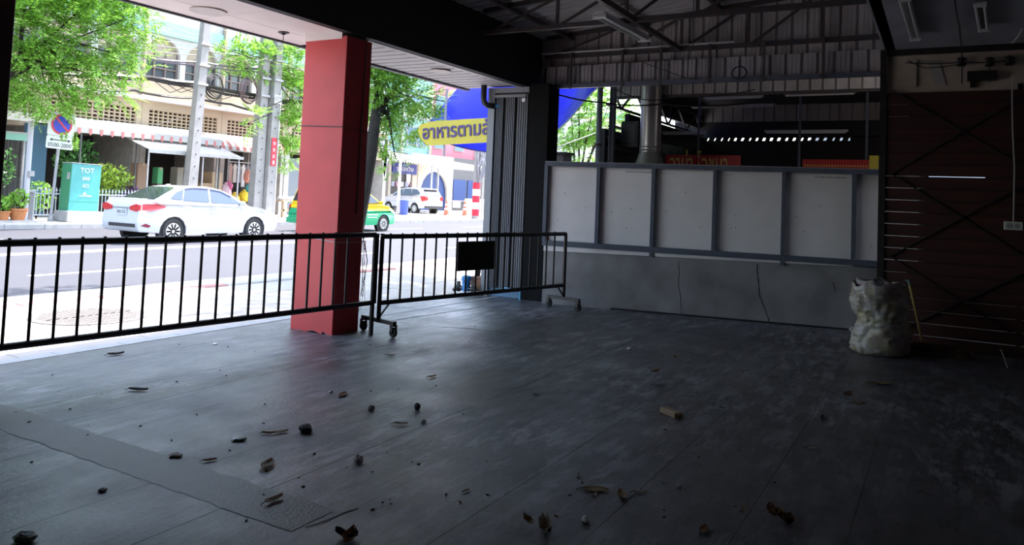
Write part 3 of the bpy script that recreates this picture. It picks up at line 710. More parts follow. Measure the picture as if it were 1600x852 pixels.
# ================================================================== BARRIERS
def barrier(A, B, zt, zb, nb, label, bars=None, feet=(0, 1)):
    A, B = Vector(A), Vector(B); L_ = (B-A).length; a = math.atan2((B-A).y, (B-A).x)
    t = thing('crowd_barrier', label, 'barrier', A, a)
    MB().tube([(0, 0, zt), (L_, 0, zt)], .027, 10).build('top_rail', black, t, smooth=40)
    MB().tube([(0, 0, zb), (L_, 0, zb)], .026, 10).build('bottom_rail', black, t, smooth=40)
    for x in (0, L_): MB().tube([(x, 0, .13 if (1 if x else 0) in feet else 0), (x, 0, zt)], .024, 10).build('end_post', black, t, smooth=40)
    MB().lathe([(.022, 0), (.026, .01), (.02, .02)], (0, 0, zt+.012), 10).build('post_cap', black, t)
    bar0 = MB().cyl((0, 0, zb), (0, 0, zt+.034), .0115, n=8).build('bar', black, t)
    xs = bars or [L_*(i+1)/(nb+1) for i in range(nb)]
    bar0.location = (xs[0], 0, 0)
    for x in xs[1:]: inst(bar0, (x, 0, 0), parent=t)
    for e in feet:
        x = L_ if e else 0; s_ = -1 if e else 1
        f = MB().bar((x, -.27, .145), (x, .27, .145), .045, .04).build('foot', black, t)
        MB().bar((x+s_*.15, 0, zb), (x, 0, .17), .016).build('brace', black, t)
        for k in (-1, 1):
            y = k*.25
            c = MB().box(x-.035, x+.035, y-.022, y+.022, .115, .128)
            c.box(x-.035, x-.029, y-.018, y+.018, .04, .12); c.box(x+.029, x+.035, y-.018, y+.018, .04, .12)
            c = c.build('caster', black, t)
            MB().lathe([(.045, -.018), (.052, -.01), (.052, .01), (.045, .018)], (x, y, .052), 16, 'x').build('wheel', rubber, c)
            MB().cyl((x-.05, y, .052), (x+.05, y, .052), .008, n=6).build('axle', black, c)
    return t
def on_line(A, B, xp, yp):
    A, B = Vector(A), Vector(B); n = Vector((-(B-A).y, (B-A).x, 0)); d = ray(xp, yp); P_ = CAMP+d*((A-CAMP).dot(n)/d.dot(n)); return (P_-A).dot((B-A).normalized())
LA, LB = (2.25, 5.635, 0), (6.27, 5.19, 0)
lb = [on_line(LA, LB, x, 430) for x in (541, 523.5, 505, 485, 464, 444, 421, 398, 373, 348, 322, 294, 265, 235, 203, 169, 132, 95, 54, 11)]
sp = (lb[0]-lb[-1])/19
lb2 = [lb[0]-sp*i for i in range(24) if lb[0]-sp*i > .1]
barrier(LA, LB, 1.045, .335, 0, 'long black steel wheeled barrier across the opening before the red column', lb2, (0,))
RA, RB = (6.36, 5.17, 0), (9.47, 4.50, 0)
rbx = [on_line(RA, RB, x, 420) for x in (588.7, 609, 627, 646, 663.5, 680.6, 697, 714.6, 729, 744, 758.5, 773, 786, 800, 813, 826, 840, 852, 865)]
sp = (rbx[-1]-rbx[0])/(len(rbx)-1); rbx = [rbx[0]+sp*i for i in range(len(rbx))]
b2 = barrier(RA, RB, 1.025, .325, 0, 'black steel wheeled barrier with a hanging blank board before the clad pier', rbx)
x0, x1 = on_line(RA, RB, 713, 400), on_line(RA, RB, 770, 400)
MB().box(x0, x1, -.03, -.012, .61, .955).build('hung_board', G(.008, 'board_black', .8), b2)

# ================================================================== THINGS BY THE PLANK WALL
# outlet with conduit
q = px(1583, 353, 9.78)
o = thing('wall_socket', 'white double wall socket box on the plank wall at cord end', 'socket', (9.785, q.y, q.z))
sw_ = M('socket_white', (.62, .61, .57), .5)
MB().bbox(-.045, .012, -.085, .085, -.045, .045, .006).build('box', sw_, o)
for k in (-1, 1):
    MB().lathe([(.028, -.002), (.028, .001)], (-.047, k*.035, 0), 14, 'x').build('outlet_face', G(.3, 'outlet_grey'), o)
cable('conduit', 'pale cord hanging down the plank wall to the socket', [px(1581, 118, 9.74), px(1582, 200, 9.76), px(1585, 262, 9.76), (9.76, q.y, q.z+.04)], .008, M('pale_cord2', (.42, .41, .40), .6))

# rubbish sack
def sack():
    base = pz(1376, 556); t = thing('rubbish_sack', 'bulging translucent white sack of rubbish against the plank wall', 'sack', (base.x+.12, base.y+.03, 0), R(-60))
    import mathutils.noise as mn
    n, m = 84, 60; vs_ = []; fs = []
    for j in range(m+1):
        h = j/m
        r = .255-.05*(1-min(1, h/.07))**2+.02*math.sin(h*8+.6)-.02*h
        for i in range(n):
            a = 2*PI*i/n
            k = mn.noise(Vector((math.cos(a)*1.4, math.sin(a)*1.4, h*3.2+5)))*.04+(.5-abs(mn.noise(Vector((math.cos(a)*2.6, math.sin(a)*2.6, h*7)))))*.05+(.3-abs(mn.noise(Vector((math.cos(a)*6, math.sin(a)*6, h*16+3)))))*.03
            rr = r+k*(1 if h < .85 else .6)
            z = h*.74+(mn.noise(Vector((math.cos(a)*2, math.sin(a)*2, 9)))*.06 if h > .9 else 0)+.002
            squ = 1-.25*max(0, h-.6)
            vs_.append((rr*math.cos(a)*1.06+.03*math.sin(h*5), rr*math.sin(a)*.86*squ-.05*h, max(.002, z)))
    for j in range(m):
        for i in range(n): fs.append((j*n+i, j*n+(i+1) % n, (j+1)*n+(i+1) % n, (j+1)*n+i))
    fs.append(tuple(range(n-1, -1, -1)))
    mt = bpy.data.materials.new('crumpled_sack_plastic'); mt.use_nodes = True
    nn = mt.node_tree; L = nn.links; b = nn.nodes['Principled BSDF']; b.inputs['Roughness'].default_value = .35
    tc = nn.nodes.new('ShaderNodeTexCoord').outputs['Object']
    vo = nn.nodes.new('ShaderNodeTexVoronoi'); vo.inputs['Scale'].default_value = 9; L.new(tc, vo.inputs['Vector'])
    rp = nn.nodes.new('ShaderNodeValToRGB'); cr_ = rp.color_ramp
    cs = [(0, (.50, .48, .46)), (.3, (.42, .36, .20)), (.45, (.55, .52, .50)), (.6, (.36, .33, .22)), (.72, (.45, .33, .40)), (.82, (.42, .30, .15)), (.92, (.6, .58, .57))]
    while len(cr_.elements) < len(cs): cr_.elements.new(.5)
    for e, (p_, c_) in zip(cr_.elements, cs): e.position = p_; e.color = (*c_, 1)
    nz = nn.nodes.new('ShaderNodeTexNoise'); nz.inputs['Scale'].default_value = 5; nz.inputs['Detail'].default_value = 8; L.new(tc, nz.inputs['Vector'])
    mx = nn.nodes.new('ShaderNodeMix'); mx.data_type = 'FLOAT'; mx.inputs[0].default_value = .7
    sx = nn.nodes.new('ShaderNodeSeparateColor'); L.new(vo.outputs['Color'], sx.inputs[0])
    L.new(sx.outputs[0], mx.inputs[2]); L.new(nz.outputs['Fac'], mx.inputs[3]); L.new(mx.outputs[0], rp.inputs[0]); L.new(rp.outputs[0], b.inputs['Base Color'])
    mb = MB(); mb.add(vs_, fs); mb.build('sack_body', mt, t, smooth=True)
    # crumpled mouth of the sack, one flap folded over
    mb = MB(); ring = []
    for k, (rr, z) in enumerate(((.205, .68), (.225, .735), (.215, .765), (.19, .755))):
        for i in range(64):
            a = 2*PI*i/64; wv = 1+mn.noise(Vector((math.cos(a)*4, math.sin(a)*4, k*.6)))*.16
            ring.append((rr*wv*math.cos(a)*1.04+.03*math.sin(4.6), rr*wv*math.sin(a)*.80-.045, z+mn.noise(Vector((math.cos(a)*2.5, math.sin(a)*2.5, 4+k*.2)))*.05))
    f2 = [(k*64+i, k*64+(i+1) % 64, (k+1)*64+(i+1) % 64, (k+1)*64+i) for k in range(3) for i in range(64)]
    mb.add(ring, f2); mb.build('sack_mouth', M('sack_collar', (.50, .47, .48), .45, c2=(.30, .16, .26), scale=6, contrast=(.55, .62)), t, smooth=True)
    mb = MB()
    for i in range(9):
        a = rnd.uniform(0, 6.3); r = rnd.uniform(.02, .15)
        mb = MB(); mb.ell((r*math.cos(a), r*math.sin(a)*.8-.05, .66+rnd.uniform(-.02, .06)), (.06, .05, .045), 8, 5, .15)
        mb.build('rubbish_lump', M('rubbish_%d' % (i % 4), [(.3, .27, .2), (.2, .22, .15), (.4, .38, .36), (.22, .12, .14)][i % 4], .6), t)
sack()
# broom
bt, bb = px(1420, 440, 9.66), pz(1442, 537, .12)
o = thing('broom', 'broom with a yellow pole and reddish brush leaning on the plank wall', 'broom', (bb.x, bb.y, 0))
d = bt-bb
MB().tube([(0, 0, .10), (d.x*.5, d.y*.5, .12+(d.z)*.5), (d.x, d.y, .12+d.z)], .013, 8).build('handle', M('yellow_handle', (.42, .28, .07), .5), o)
MB().tube([(d.x*.93, d.y*.93, .12+d.z*.93), (d.x*1.0, d.y*1.0, .125+d.z), (d.x*1.02, d.y*1.02+.03, .13+d.z*1.0)], .015, 8).build('handle_end', M('green_grip', (.16, .25, .2), .5), o)
MB().prism([(-.02, .10, .10), (-.02, -.10, .10), (-.02, -.16, .0), (-.02, .16, .0)], (.05, 0, 0)).build('brush', M('red_bristles', (.13, .035, .03), .9, c2=(.07, .02, .02), scale=40), o)
MB().box(-.03, .04, -.10, .10, .09, .13).build('brush_block', M('red_plastic_dark', (.16, .03, .03), .6), o)
# heap of leaves and dust beside the sack, dustpan edge
heap = M('dry_litter', (.07, .045, .03), .95, c2=(.14, .09, .06), scale=30, fac=.8)
c = pz(1450, 556); o = thing('litter_heap', 'low heap of swept dirt and dry leaves beside the sack', 'heap', (c.x+.12, c.y-.05, 0))
mb = MB(); n = 24; ring = [(0, 0, .10)]
for k in range(1, 6):
    for i in range(n):
        a = 2*PI*i/n; r = k/5; ring.append((.17*r*math.cos(a)*(1+rnd.uniform(-.08, .08)), .42*r*math.sin(a)*(1+rnd.uniform(-.08, .08)), max(0, .11*(1-r*r)+rnd.uniform(-.018, .018)) if k < 5 else -.002))
fs = [(0, 1+i, 1+(i+1) % n) for i in range(n)]+[(1+(k-1)*n+i, 1+k*n+i, 1+k*n+(i+1) % n, 1+(k-1)*n+(i+1) % n) for k in range(1, 5) for i in range(n)]
mb.add(ring, fs); mb.build('dirt_mound', heap, o)
mb = MB()
for i in range(160):
    a = rnd.uniform(0, 6.3); r = math.sqrt(rnd.random()); x, y = .2*r*math.cos(a), .5*r*math.sin(a); z = max(.004, .11*(1-r*r)+.01)
    rt = Matrix.Rotation(rnd.uniform(0, 6.3), 3, 'Z') @ Matrix.Rotation(rnd.uniform(-.7, .7), 3, 'X'); l_ = rnd.uniform(.015, .045)
    mb.add([Vector((x, y, z))+rt @ Vector(p) for p in ((-l_, 0, 0), (0, -l_*.4, .004), (l_, 0, 0), (0, l_*.4, .004))], [(0, 1, 2, 3)])
lf = mb.build('dry_leaf_scatter', M('dry_leaf_mix', (.11, .06, .035), .8, island=.6), o); lf['kind'] = 'stuff'
c = pz(1575, 575); o = thing('bent_stick', 'thin pale stick standing bent in the dark corner by the planks', 'stick', c)
MB().tube([(0, 0, 0), (.02, .03, .09), (.03, .06, .17)], .008, 6).build('twig', M('pale_twig', (.25, .21, .15), .8), o)
c = pz(1335, 519); tag(MB().ell((0, 0, .03), (.05, .06, .035), 12, 8, .18).build('crumpled_paper', M('dirty_paper', (.36, .36, .30), .7), loc=c), 'small crumpled paper ball at the foot of the low wall', 'paper')

# ================================================================== BITS LYING ON THE FLOOR
def leafmat(i): return M('dry_leaf_%d' % i, [(.26, .11, .04), (.42, .29, .16), (.52, .43, .33), (.07, .055, .045), (.40, .39, .38)][i], .75, c2=[(.16, .07, .03), (.30, .19, .10), (.38, .30, .22), (.045, .035, .03), (.3, .29, .28)][i], scale=20, trans=.35)
def leaf_mesh(L_, W, curl, seed):
    r_ = random.Random(seed); mb = MB(); n = 7; top = []; vs_ = []
    for i in range(n):
        t = i/(n-1); x = (t-.5)*L_; hw = W*math.sin(PI*min(1, t*.92+.06))**.8; bend = curl*((t-.5)**2)*1.6
        for k, s_ in enumerate((-1, -.5, 0, .5, 1)):
            vs_.append((x, s_*hw, .004+bend+curl*.55*abs(s_)**1.6*r_.uniform(.7, 1.2)))
    fs = [(i*5+k, (i+1)*5+k, (i+1)*5+k+1, i*5+k+1) for i in range(n-1) for k in range(4)]
    mb.add(vs_, fs)
    top = [(x+0, y, z+.0025) for x, y, z in vs_]; mb.add(top, [tuple(reversed(f)) for f in fs])
    return mb
def put_leaf(xp, yp, Lp, label, mi, ang=None, wide=.32, curl=.25, group='dry leaves on the hall floor', name='fallen_leaf'):
    p = pz(xp, yp); dist = (p-CAMP).length; L_ = Lp*dist/FPX
    a = rnd.uniform(0, PI) if ang is None else ang
    t = thing(name, label, 'leaf', p, a, group)
    MB_ = leaf_mesh(L_, L_*wide*.5, L_*curl, rnd.randint(0, 9999)); MB_.build('blade', leafmat(mi), t, smooth=True)
    MB().tube([(-L_*.5, 0, .008+L_*curl*.4), (-L_*.62, .01, .006), (-L_*.72, .0, .004)], .0022, 5).build('stalk', leafmat(3), t)
    return t
big = [(216, 611, 26, 3, 'dark curled leaf beside a small one on pale worn concrete'), (536, 618, 26, 0, 'orange brown curled leaf on open floor'), (438, 677, 22, 1, 'tan pointed leaf lying near the dark stone'), (418, 679, 16, 1, 'small tan leaf with pale rim near the pointed leaf'), (328, 721, 18, 0, 'orange brown crumpled leaf at the end of the brown patch'), (675, 590, 16, 1, 'narrow tan leaf in the middle of the floor'), (610, 556, 14, 0, 'small reddish leaf by the red column'), (418, 729, 34, 2, 'long pale rolled leaf'), (428, 784, 30, 2, 'long pale flat husk'), (930, 767, 38, 1, 'long tan leaf with a small curl beneath'), (972, 776, 34, 1, 'brown half rolled leaf'), (930, 774, 16, 2, 'little pale curl under the long tan leaf'), (1000, 771, 18, 2, 'short pale rolled leaf standing on edge'), (1100, 830, 30, 0, 'dark red brown flat leaf'), (1210, 590, 14, 1, 'small tan leaf by the low wall'), (1377, 601, 30, 1, 'brown leaf cluster in front of the sack'), (1055, 557, 14, 1, 'little orange leaf before the low wall'), (1025, 580, 18, 0, 'dark brown crumpled leaf before the low wall'), (1340, 632, 20, 1, 'tan leaf half in shade before the sack'), (1325, 615, 20, 0, 'reddish brown leaf before the sack'), (1286, 655, 22, 3, 'dark drooping leaf in the shadowed floor'), (1270, 702, 16, 2, 'small folded pale leaf'), (730, 768, 12, 1, 'small upright brown leaf on dark floor'), (662, 661, 16, 3, 'flat dark leaf beside a grey one'), (626, 664, 20, 2, 'flat grey leaf beside a dark one'), (181, 555, 20, 3, 'dark dry leaf near the pale edge tiles'), (1162, 798, 16, 1, 'folded tan leaf standing on the dark floor'), (1030, 603, 18, 4, 'grey curled leaf on the open floor'), (905, 745, 14, 4, 'torn pale leaf on the open floor'), (838, 616, 12, 4, 'small grey leaf on the open floor')]
for i, (x, y, l_, mi, lab) in enumerate(big):
    put_leaf(x, y, l_, lab, mi, ang=R(rnd.uniform(-50, 30)) if i % 3 else R(-60), wide=rnd.uniform(.3, .5), curl=rnd.uniform(.06, .2), group=None)
# compound heaps in front
for (x, y, k, lab) in ((1222, 814, 5, 'large dark clump of dead leaves lying alone on dark floor'), (838, 828, 4, 'clump of brown leaf and grey tissue on dark floor'), (372//1+167, 846, 2, 'torn brown leaf clump at the floor front')):
    p = pz(x, y); t = thing('leaf_clump', lab, 'leaves', p)
    for i in range(k):
        L_ = rnd.uniform(.07, .13); o = leaf_mesh(L_, L_*.25, L_*.35, i*7+x).build('leaf', leafmat([3, 0, 2, 1, 0][i]), t, smooth=True)
        o.location = (rnd.uniform(-.03, .03), rnd.uniform(-.07, .07), .004*i); o.rotation_euler = (rnd.uniform(-.3, .3), rnd.uniform(-.2, .2), rnd.uniform(0, 6))
# stones and wood
def stone(xp, yp, sp_, lab, mat, fl=.6, name='stone', cat='stone', group=None):
    p = pz(xp, yp); s_ = sp_*(p-CAMP).length/FPX/2
    return tag(MB().ell((0, 0, s_*fl*.8), (s_, s_*.75, s_*fl), 9, 6, .16).build(name, mat, loc=p, rot=(0, 0, rnd.uniform(0, 3))), lab, cat, group)
gst = M('grey_stone', (.36, .35, .35), .8, c2=(.2, .2, .2), scale=30); dst = M('dark_stone', (.05, .05, .055), .8, c2=(.02, .02, .02), scale=30); pst = M('pale_stone', (.72, .68, .62), .8, c2=(.5, .46, .42), scale=30); ceramic = M('green_white_shard', (.42, .48, .46), .4)
stone(652, 640, 13, 'dark knobbly pebble on the open floor', dst, .8)
stone(580, 641, 13, 'pale grey chip beside the dark pebble', gst)
stone(560, 723, 17, 'pale angular stone on the dark floor', pst, .7)
stone(275, 714, 18, 'flat white shard on the brown patch', pst, .3, 'shard', 'shard')
stone(477, 675, 26, 'flat dark stone with a pale top edge', dst, .45)
stone(374, 688, 22, 'thin pale green white shard', ceramic, .25, 'shard', 'shard')
stone(160, 768, 12, 'small grey chip left of the patch', gst, .4).__setitem__('label', 'small grey chip below the brown screed patch')
stone(40, 846, 30, 'flat green grey shard at the floor front', M('mossy_shard', (.14, .17, .15), .7), .4, 'shard', 'shard')
stone(1061, 762, 10, 'tiny grey stone beside a leaf', gst)
stone(915, 817, 16, 'pale squarish stone chip with dark side', pst, .6)
stone(983, 547, 8, 'tiny white chip on the far floor', pst, .5)
stone(336, 538, 9, 'tiny white paper scrap by the barrier', white, .2, 'paper_scrap', 'paper')
stone(517, 614, 8, 'tiny white chip beside the orange brown leaf', pst, .5)
p = pz(1048, 648); _wd = pz(1064, 653)-pz(1033, 640); wc = thing('wood_offcut', 'short pale block of sawn wood lying on the dark floor', 'wood block', p, math.atan2(_wd.y, _wd.x))
MB().bbox(-.085, .085, -.033, .033, 0, .035, .004).build('block', M('pale_pine', (.40, .29, .18), .7, c2=(.30, .21, .13), scale=9, stretch=(.3, 3, 3)), wc)
MB().prism([(.085, -.033, .0), (.105, -.01, 0), (.085, .033, 0)], (0, 0, .03)).build('splintered_end', leafmat(1), wc)
mb_base = {}
for i in range(170):          # crumbs and small chips
    x, y = rnd.uniform(0, 1600), 500+340*rnd.random()**1.1
    p = pz(x, y)
    if p.x > 9.6 or p.y > 6.3 or p.x < 2.3: continue
    k = rnd.choice(('dark_chip', 'dark_chip', 'grey_chip', 'brown_chip'))
    if k not in mb_base:
        mb_base[k] = MB().ell((0, 0, .003), (.012, .008, .004), 6, 4, .3).build(k, {'dark_chip': dst, 'grey_chip': gst, 'brown_chip': leafmat(0)}[k], loc=p)
        tag(mb_base[k], {'dark_chip': 'tiny dark crumb scattered on the concrete floor', 'grey_chip': 'tiny grey chip scattered on the concrete floor', 'brown_chip': 'tiny brown leaf crumb scattered on the concrete floor'}[k], 'crumb', k.replace('_', ' ')+'s scattered over the floor')
    else:
        s_ = rnd.uniform(.35, .95); inst(mb_base[k], p, (0, 0, rnd.uniform(0, 3)), sc=(s_, s_*rnd.uniform(.6, 1.2), s_))

# ================================================================== VEHICLES
def smooth01(t): t = max(0., min(1., t)); return t*t*(3-2*t)
def arch(cx, r, z0, n=9):
    a0 = math.asin(max(-1, (z0-.31)/r)); return [(cx-r*math.cos(a0+(PI-2*a0)*i/(n-1)), .31+r*math.sin(a0+(PI-2*a0)*i/(n-1))) for i in range(n)]
def car(name, label, loc, rz, S, cat='car', sc=1.):
    t = thing(name, label, cat, loc, rz); t.scale = (sc,)*3
    W, WB, WR, LX = S['w'], S['belt_w'], S['roof_w'], S['len']/2
    zb, zr = S['zb'], S['zr']
    def hw(x, z):
        k = 1-.16*smooth01((abs(x)-LX+.75)/.75)**2
        if z <= zb: return W*k*(1-.03*smooth01((.45-z)/.25)-.05*smooth01((z-.72)/(zb-.72)))
        return (WB+(WR-WB)*(z-zb)/(zr-zb))*min(1, k*1.02)
    def shell(nm, poly, mat, skip=lambda a, b: False, bevel=.035):
        n = len(poly); mb = MB()
        V = [(x, -hw(x, z), z) for x, z in poly]+[(x, hw(x, z), z) for x, z in poly]
        tr = tessellate_polygon([[Vector((x, z, 0)) for x, z in poly]])
        fs = [tuple(q) for q in tr]+[tuple(i+n for i in reversed(q)) for q in tr]
        fs += [(i, i+n, (i+1) % n+n, (i+1) % n) for i in range(n) if not skip(poly[i], poly[(i+1) % n])]
        mb.add(V, fs); o = mb.build(nm, mat, t, smooth=50, fix=True)
        if bevel:
            m_ = o.modifiers.new('b', 'BEVEL'); m_.width = bevel; m_.segments = 3; m_.limit_method = 'ANGLE'; m_.angle_limit = R(42)
        return o
    for nm, poly, mat in S['body']: ob = shell(nm, poly, mat)
    body = ob
    def side(nm, poly, mat, off=.008, parent=None, both=True):
        for s_ in ((-1, 1) if both else (-1,)):
            mb = MB(); pts = [Vector((x, s_*(hw(x, z)+off), z)) for x, z in poly]
            tr = tessellate_polygon([[Vector((x, z, 0)) for x, z in poly]])
            mb.add(pts, [tuple(q) for q in tr]); mb.build(nm, mat, parent or t)
    def across(nm, a, b, mat, ins=.08, off=.012, parent=None, z_off=0):
        n_ = Vector((-(b[1]-a[1]), b[0]-a[0])).normalized()*off
        if n_.y < 0 and z_off == 0: n_ = -n_
        P_ = [(x+n_.x, s_*(hw(x, z)-ins), z+n_.y) for (x, z), s_ in ((a, -1), (a, 1), (b, 1), (b, -1))]
        return MB().add(P_, [(0, 1, 2, 3)]).build(nm, mat, parent or t)
    for g in S['glass']: side('side_window', g, S.get('glassmat', glassd))
    across('rear_window', *S['rearglass'], glassd); across('windscreen', *S['frontglass'], glassd)
    for p_ in S.get('visor', []): side('window_visor', p_, glassd, .03)
    seam = G(.25, 'panel_seam')
    for x in S['seams']: side('door_seam', [(x-.006, .32), (x+.006, .32), (x+.006, zb-.02), (x-.006, zb-.02)], seam, .004)
    for x, z in S['handles']:
        for s_ in (-1, 1): MB().bbox(x-.09, x+.09, s_*(hw(x, z)+.02)-.018, s_*(hw(x, z)+.02)+.018, z-.018, z+.02, .008).build('door_handle', S['handle_mat'], t)
    for x, z in S['mirror']:
        for s_ in (-1, 1):
            m_ = MB().ell((x, s_*(WB+.14), z), (.06, .10, .07), 10, 7).build('side_mirror', S['mirror_mat'], t, smooth=True)
            MB().bar((x+.02, s_*(WB-.05), z-.03), (x, s_*(WB+.10), z-.02), .05, .03).build('mirror_arm', glassd, m_)
    for nm, poly, mat in S['sidebits']: side(nm, poly, mat, .012)
    for nm, x, y0, y1, z0, z1, mat, dx in S['boxes']: MB().bbox(x, x+dx, y0, y1, z0, z1, .008).build(nm, mat, t)
    for nm, poly, mat, x, dx in S.get('rearpoly', []):
        for s_ in (-1, 1): MB().prism([(x, s_*y, z) for y, z in poly], (dx, 0, 0)).build(nm, mat, t)
    for axx in S['axles']:
        for s_ in (-1, 1):
            y = s_*(W-.11)
            MB().lathe([(.39, -.001), (.39, .14)], (axx, y-.07 if s_ < 0 else y-.10, .31), 20, 'y').build('wheel_well', G(.01, 'well_black'), t)
            wh = MB().lathe([(.20, -.10), (.285, -.105), (.31, -.075), (.31, .075), (.285, .105), (.20, .10)], (axx, y, .31), 28, 'y').build('tyre', rubber, t, smooth=35)
            mb = MB(); ys = y+s_*.10
            mb.lathe([(.205, -.01), (.215, 0.008), (.19, .008), (.18, -.005)], (axx, ys, .31), 24, 'y')
            for k in range(S['spokes']):
                a = 2*PI*k/S['spokes']; mb.bar((axx+.03*math.cos(a), ys, .31+.03*math.sin(a)), (axx+.195*math.cos(a), ys-s_*.0, .31+.195*math.sin(a)), .042, .02, (0, 1, 0))
            mb.lathe([(.045, -.012), (.045, .012)], (axx, ys, .31), 12, 'y')
            mb.build('rim', M('alloy_rim', (.62, .62, .64), .35, .4), wh)
            MB().lathe([(.20, -.004), (.20, .004)], (axx, ys-s_*.03, .31), 20, 'y').build('brake_shadow', G(.06, 'brake_grey'), wh)
    return t
cw = M('white_car_paint', (.60, .60, .63), .25, spec=.6)
ctail = M('tail_light_red', (.55, .02, .025), .2, spec=.7); ctr = M('car_black_trim', (.03, .03, .035), .4); chrome = M('plate_white', (.62, .63, .66), .35)
glb = M('blue_tinted_glass', (.035, .06, .15), .06, spec=.9)
ar, af = -1.33, 1.27
lower = [(-2.16, .30), (-1.72, .28)]+arch(ar, .385, .26)+[(-.93, .235), (.87, .235)]+arch(af, .385, .26)+[(1.68, .26), (2.10, .25), (2.20, .34), (2.235, .52), (2.19, .68), (2.02, .78), (1.55, .90), (1.05, .97), (.2, .99), (-.9, 1.01), (-1.55, 1.045), (-1.62, 1.07), (-2.02, 1.10), (-2.13, 1.09), (-2.20, .98), (-2.22, .72), (-2.25, .55), (-2.22, .36)]
cab = [(1.12, .95), (.62, 1.23), (.22, 1.40), (-.20, 1.468), (-.62, 1.475), (-1.05, 1.43), (-1.45, 1.26), (-1.86, 1.06), (-1.7, 1.0), (-.5, .97), (.4, .95)]
sedan = dict(w=.85, belt_w=.80, roof_w=.575, len=4.44, zb=1.0, zr=1.475, body=[('cabin', cab, cw), ('body', lower, cw)],
    glass=[[(.82, 1.03), (.48, 1.24), (.18, 1.36), (-.12, 1.405), (-.16, 1.05)], [(-.22, 1.055), (-.19, 1.41), (-.60, 1.42), (-.90, 1.395), (-1.02, 1.10)], [(-1.05, 1.105), (-.94, 1.385), (-1.18, 1.30), (-1.40, 1.14)]], glassmat=glb,
    rearglass=((-1.10, 1.425), (-1.78, 1.11)), frontglass=((1.05, 1.0), (.25, 1.395)),
    visor=[[(.52, 1.23), (.20, 1.375), (-.2, 1.43), (-.62, 1.44), (-.93, 1.41), (-.93, 1.385), (-.62, 1.41), (-.2, 1.40), (.20, 1.345), (.50, 1.21)]],
    seams=(-.19, .80), handles=((.02, .90), (-.95, .93)), handle_mat=cw, mirror=((.74, 1.04),), mirror_mat=cw,
    sidebits=[('tail_light', [(-2.12, .98), (-2.14, .84), (-1.95, .82), (-1.60, .90), (-1.55, .95), (-1.8, .985)], ctail), ('head_light', [(2.05, .74), (1.55, .86), (1.6, .80), (2.1, .66)], M('head_lamp', (.6, .62, .65), .1)), ('bumper_reflector', [(-2.16, .45), (-1.98, .41), (-1.93, .46), (-2.1, .53)], M('reflector_maroon', (.25, .03, .05), .3)), ('waist_crease', [(-1.5, .92), (.75, .78), (.75, .772), (-1.5, .91)], G(.45, 'crease_grey'))],
    boxes=[('rear_spoiler', -2.13, -.66, .66, 1.09, 1.12, cw, .16), ('number_plate', -2.245, -.26, .14, .70, .86, chrome, .02), ('plate_recess', -2.232, -.34, .34, .87, .90, G(.3, 'recess_grey'), .02), ('bumper_grille', -2.262, -.62, .42, .42, .50, ctr, .03), ('shark_fin', -1.0, -.03, .03, 1.42, 1.50, cw, .12)],
    rearpoly=[('tail_lamp_inner', [(.36, .92), (.36, .84), (.62, .80), (.74, .84), (.74, .96), (.6, .985)], ctail, -2.235, .05)], axles=(ar, af), spokes=10)
sd = car('white_sedan', 'white sedan driving past on the street beyond the barrier', (13.25+1.33*1.06+.02, 18.0+.82, -.12), 0, sedan, sc=1.06)
text('3กข 512', .13, G(.1, 'plate_ink'), 'plate_text', sd, (-2.252, .12, .745), FACE_IN, .001, fit=.34)

tg, ty = M('taxi_green', (.01, .36, .15), .3, spec=.6), M('taxi_yellow', (.85, .55, .01), .3, spec=.6)
lowt = [(-2.20, .32), (-1.80, .30)]+arch(-1.36, .40, .28)+[(-.92, .27), (.96, .27)]+arch(1.39, .40, .28)+[(1.80, .28), (2.18, .28), (2.27, .42), (2.27, .62), (2.2, .80), (1.95, .84), (1.0, .84), (-2.22, .88), (-2.30, .62), (-2.28, .40)]
wst = [(2.2, .80), (2.08, .92), (1.75, 1.02), (1.28, 1.10), (.4, 1.09), (-2.16, 1.10), (-2.24, .88), (1.0, .84), (1.95, .84)]
cabt = [(1.42, 1.05), (.85, 1.40), (.42, 1.64), (-.1, 1.73), (-.9, 1.755), (-1.7, 1.72), (-1.98, 1.62), (-2.2, 1.05), (-1, 1.03), (.5, 1.03)]
taxi = dict(w=.88, belt_w=.85, roof_w=.66, len=4.56, zb=1.08, zr=1.755, body=[('cabin', cabt, ty), ('waist_panel', wst, ty), ('body', lowt, tg)],
    glass=[[(1.10, 1.14), (.78, 1.38), (.40, 1.58), (.05, 1.63), (.02, 1.14)], [(-.04, 1.14), (-.02, 1.64), (-.80, 1.66), (-.9, 1.14)], [(-.96, 1.15), (-.88, 1.66), (-1.6, 1.62), (-1.9, 1.2)]],
    rearglass=((-2.0, 1.60), (-2.17, 1.16)), frontglass=((1.35, 1.12), (.46, 1.62)), seams=(-.0, 1.02, -.93), handles=((.18, .98), (-.75, 1.0)), handle_mat=ty, mirror=((1.05, 1.18),), mirror_mat=ty,
    sidebits=[('tail_light', [(-2.26, 1.02), (-2.28, .72), (-2.10, .72), (-2.08, 1.02)], ctail), ('head_light', [(2.18, .82), (1.78, .95), (1.72, .88), (2.2, .70)], M('head_lamp')), ('door_lettering', [(.30, .66), (1.0, .66), (1.0, .72), (.30, .72)], G(.5, 'pale_decal')), ('door_lettering', [(.35, .56), (.95, .56), (.95, .60), (.35, .60)], G(.5, 'pale_decal'))],
    boxes=[('number_plate', -2.31, -.24, .2, .74, .90, ty, .02), ('rear_bumper', -2.36, -.78, .78, .34, .52, tg, .1), ('tailgate_crease', -2.315, -.7, .7, .66, .69, M('taxi_green_dark', (.01, .2, .09), .4), .03)], axles=(-1.36, 1.39), spokes=10)
txw = py(597, 352, 20.0)
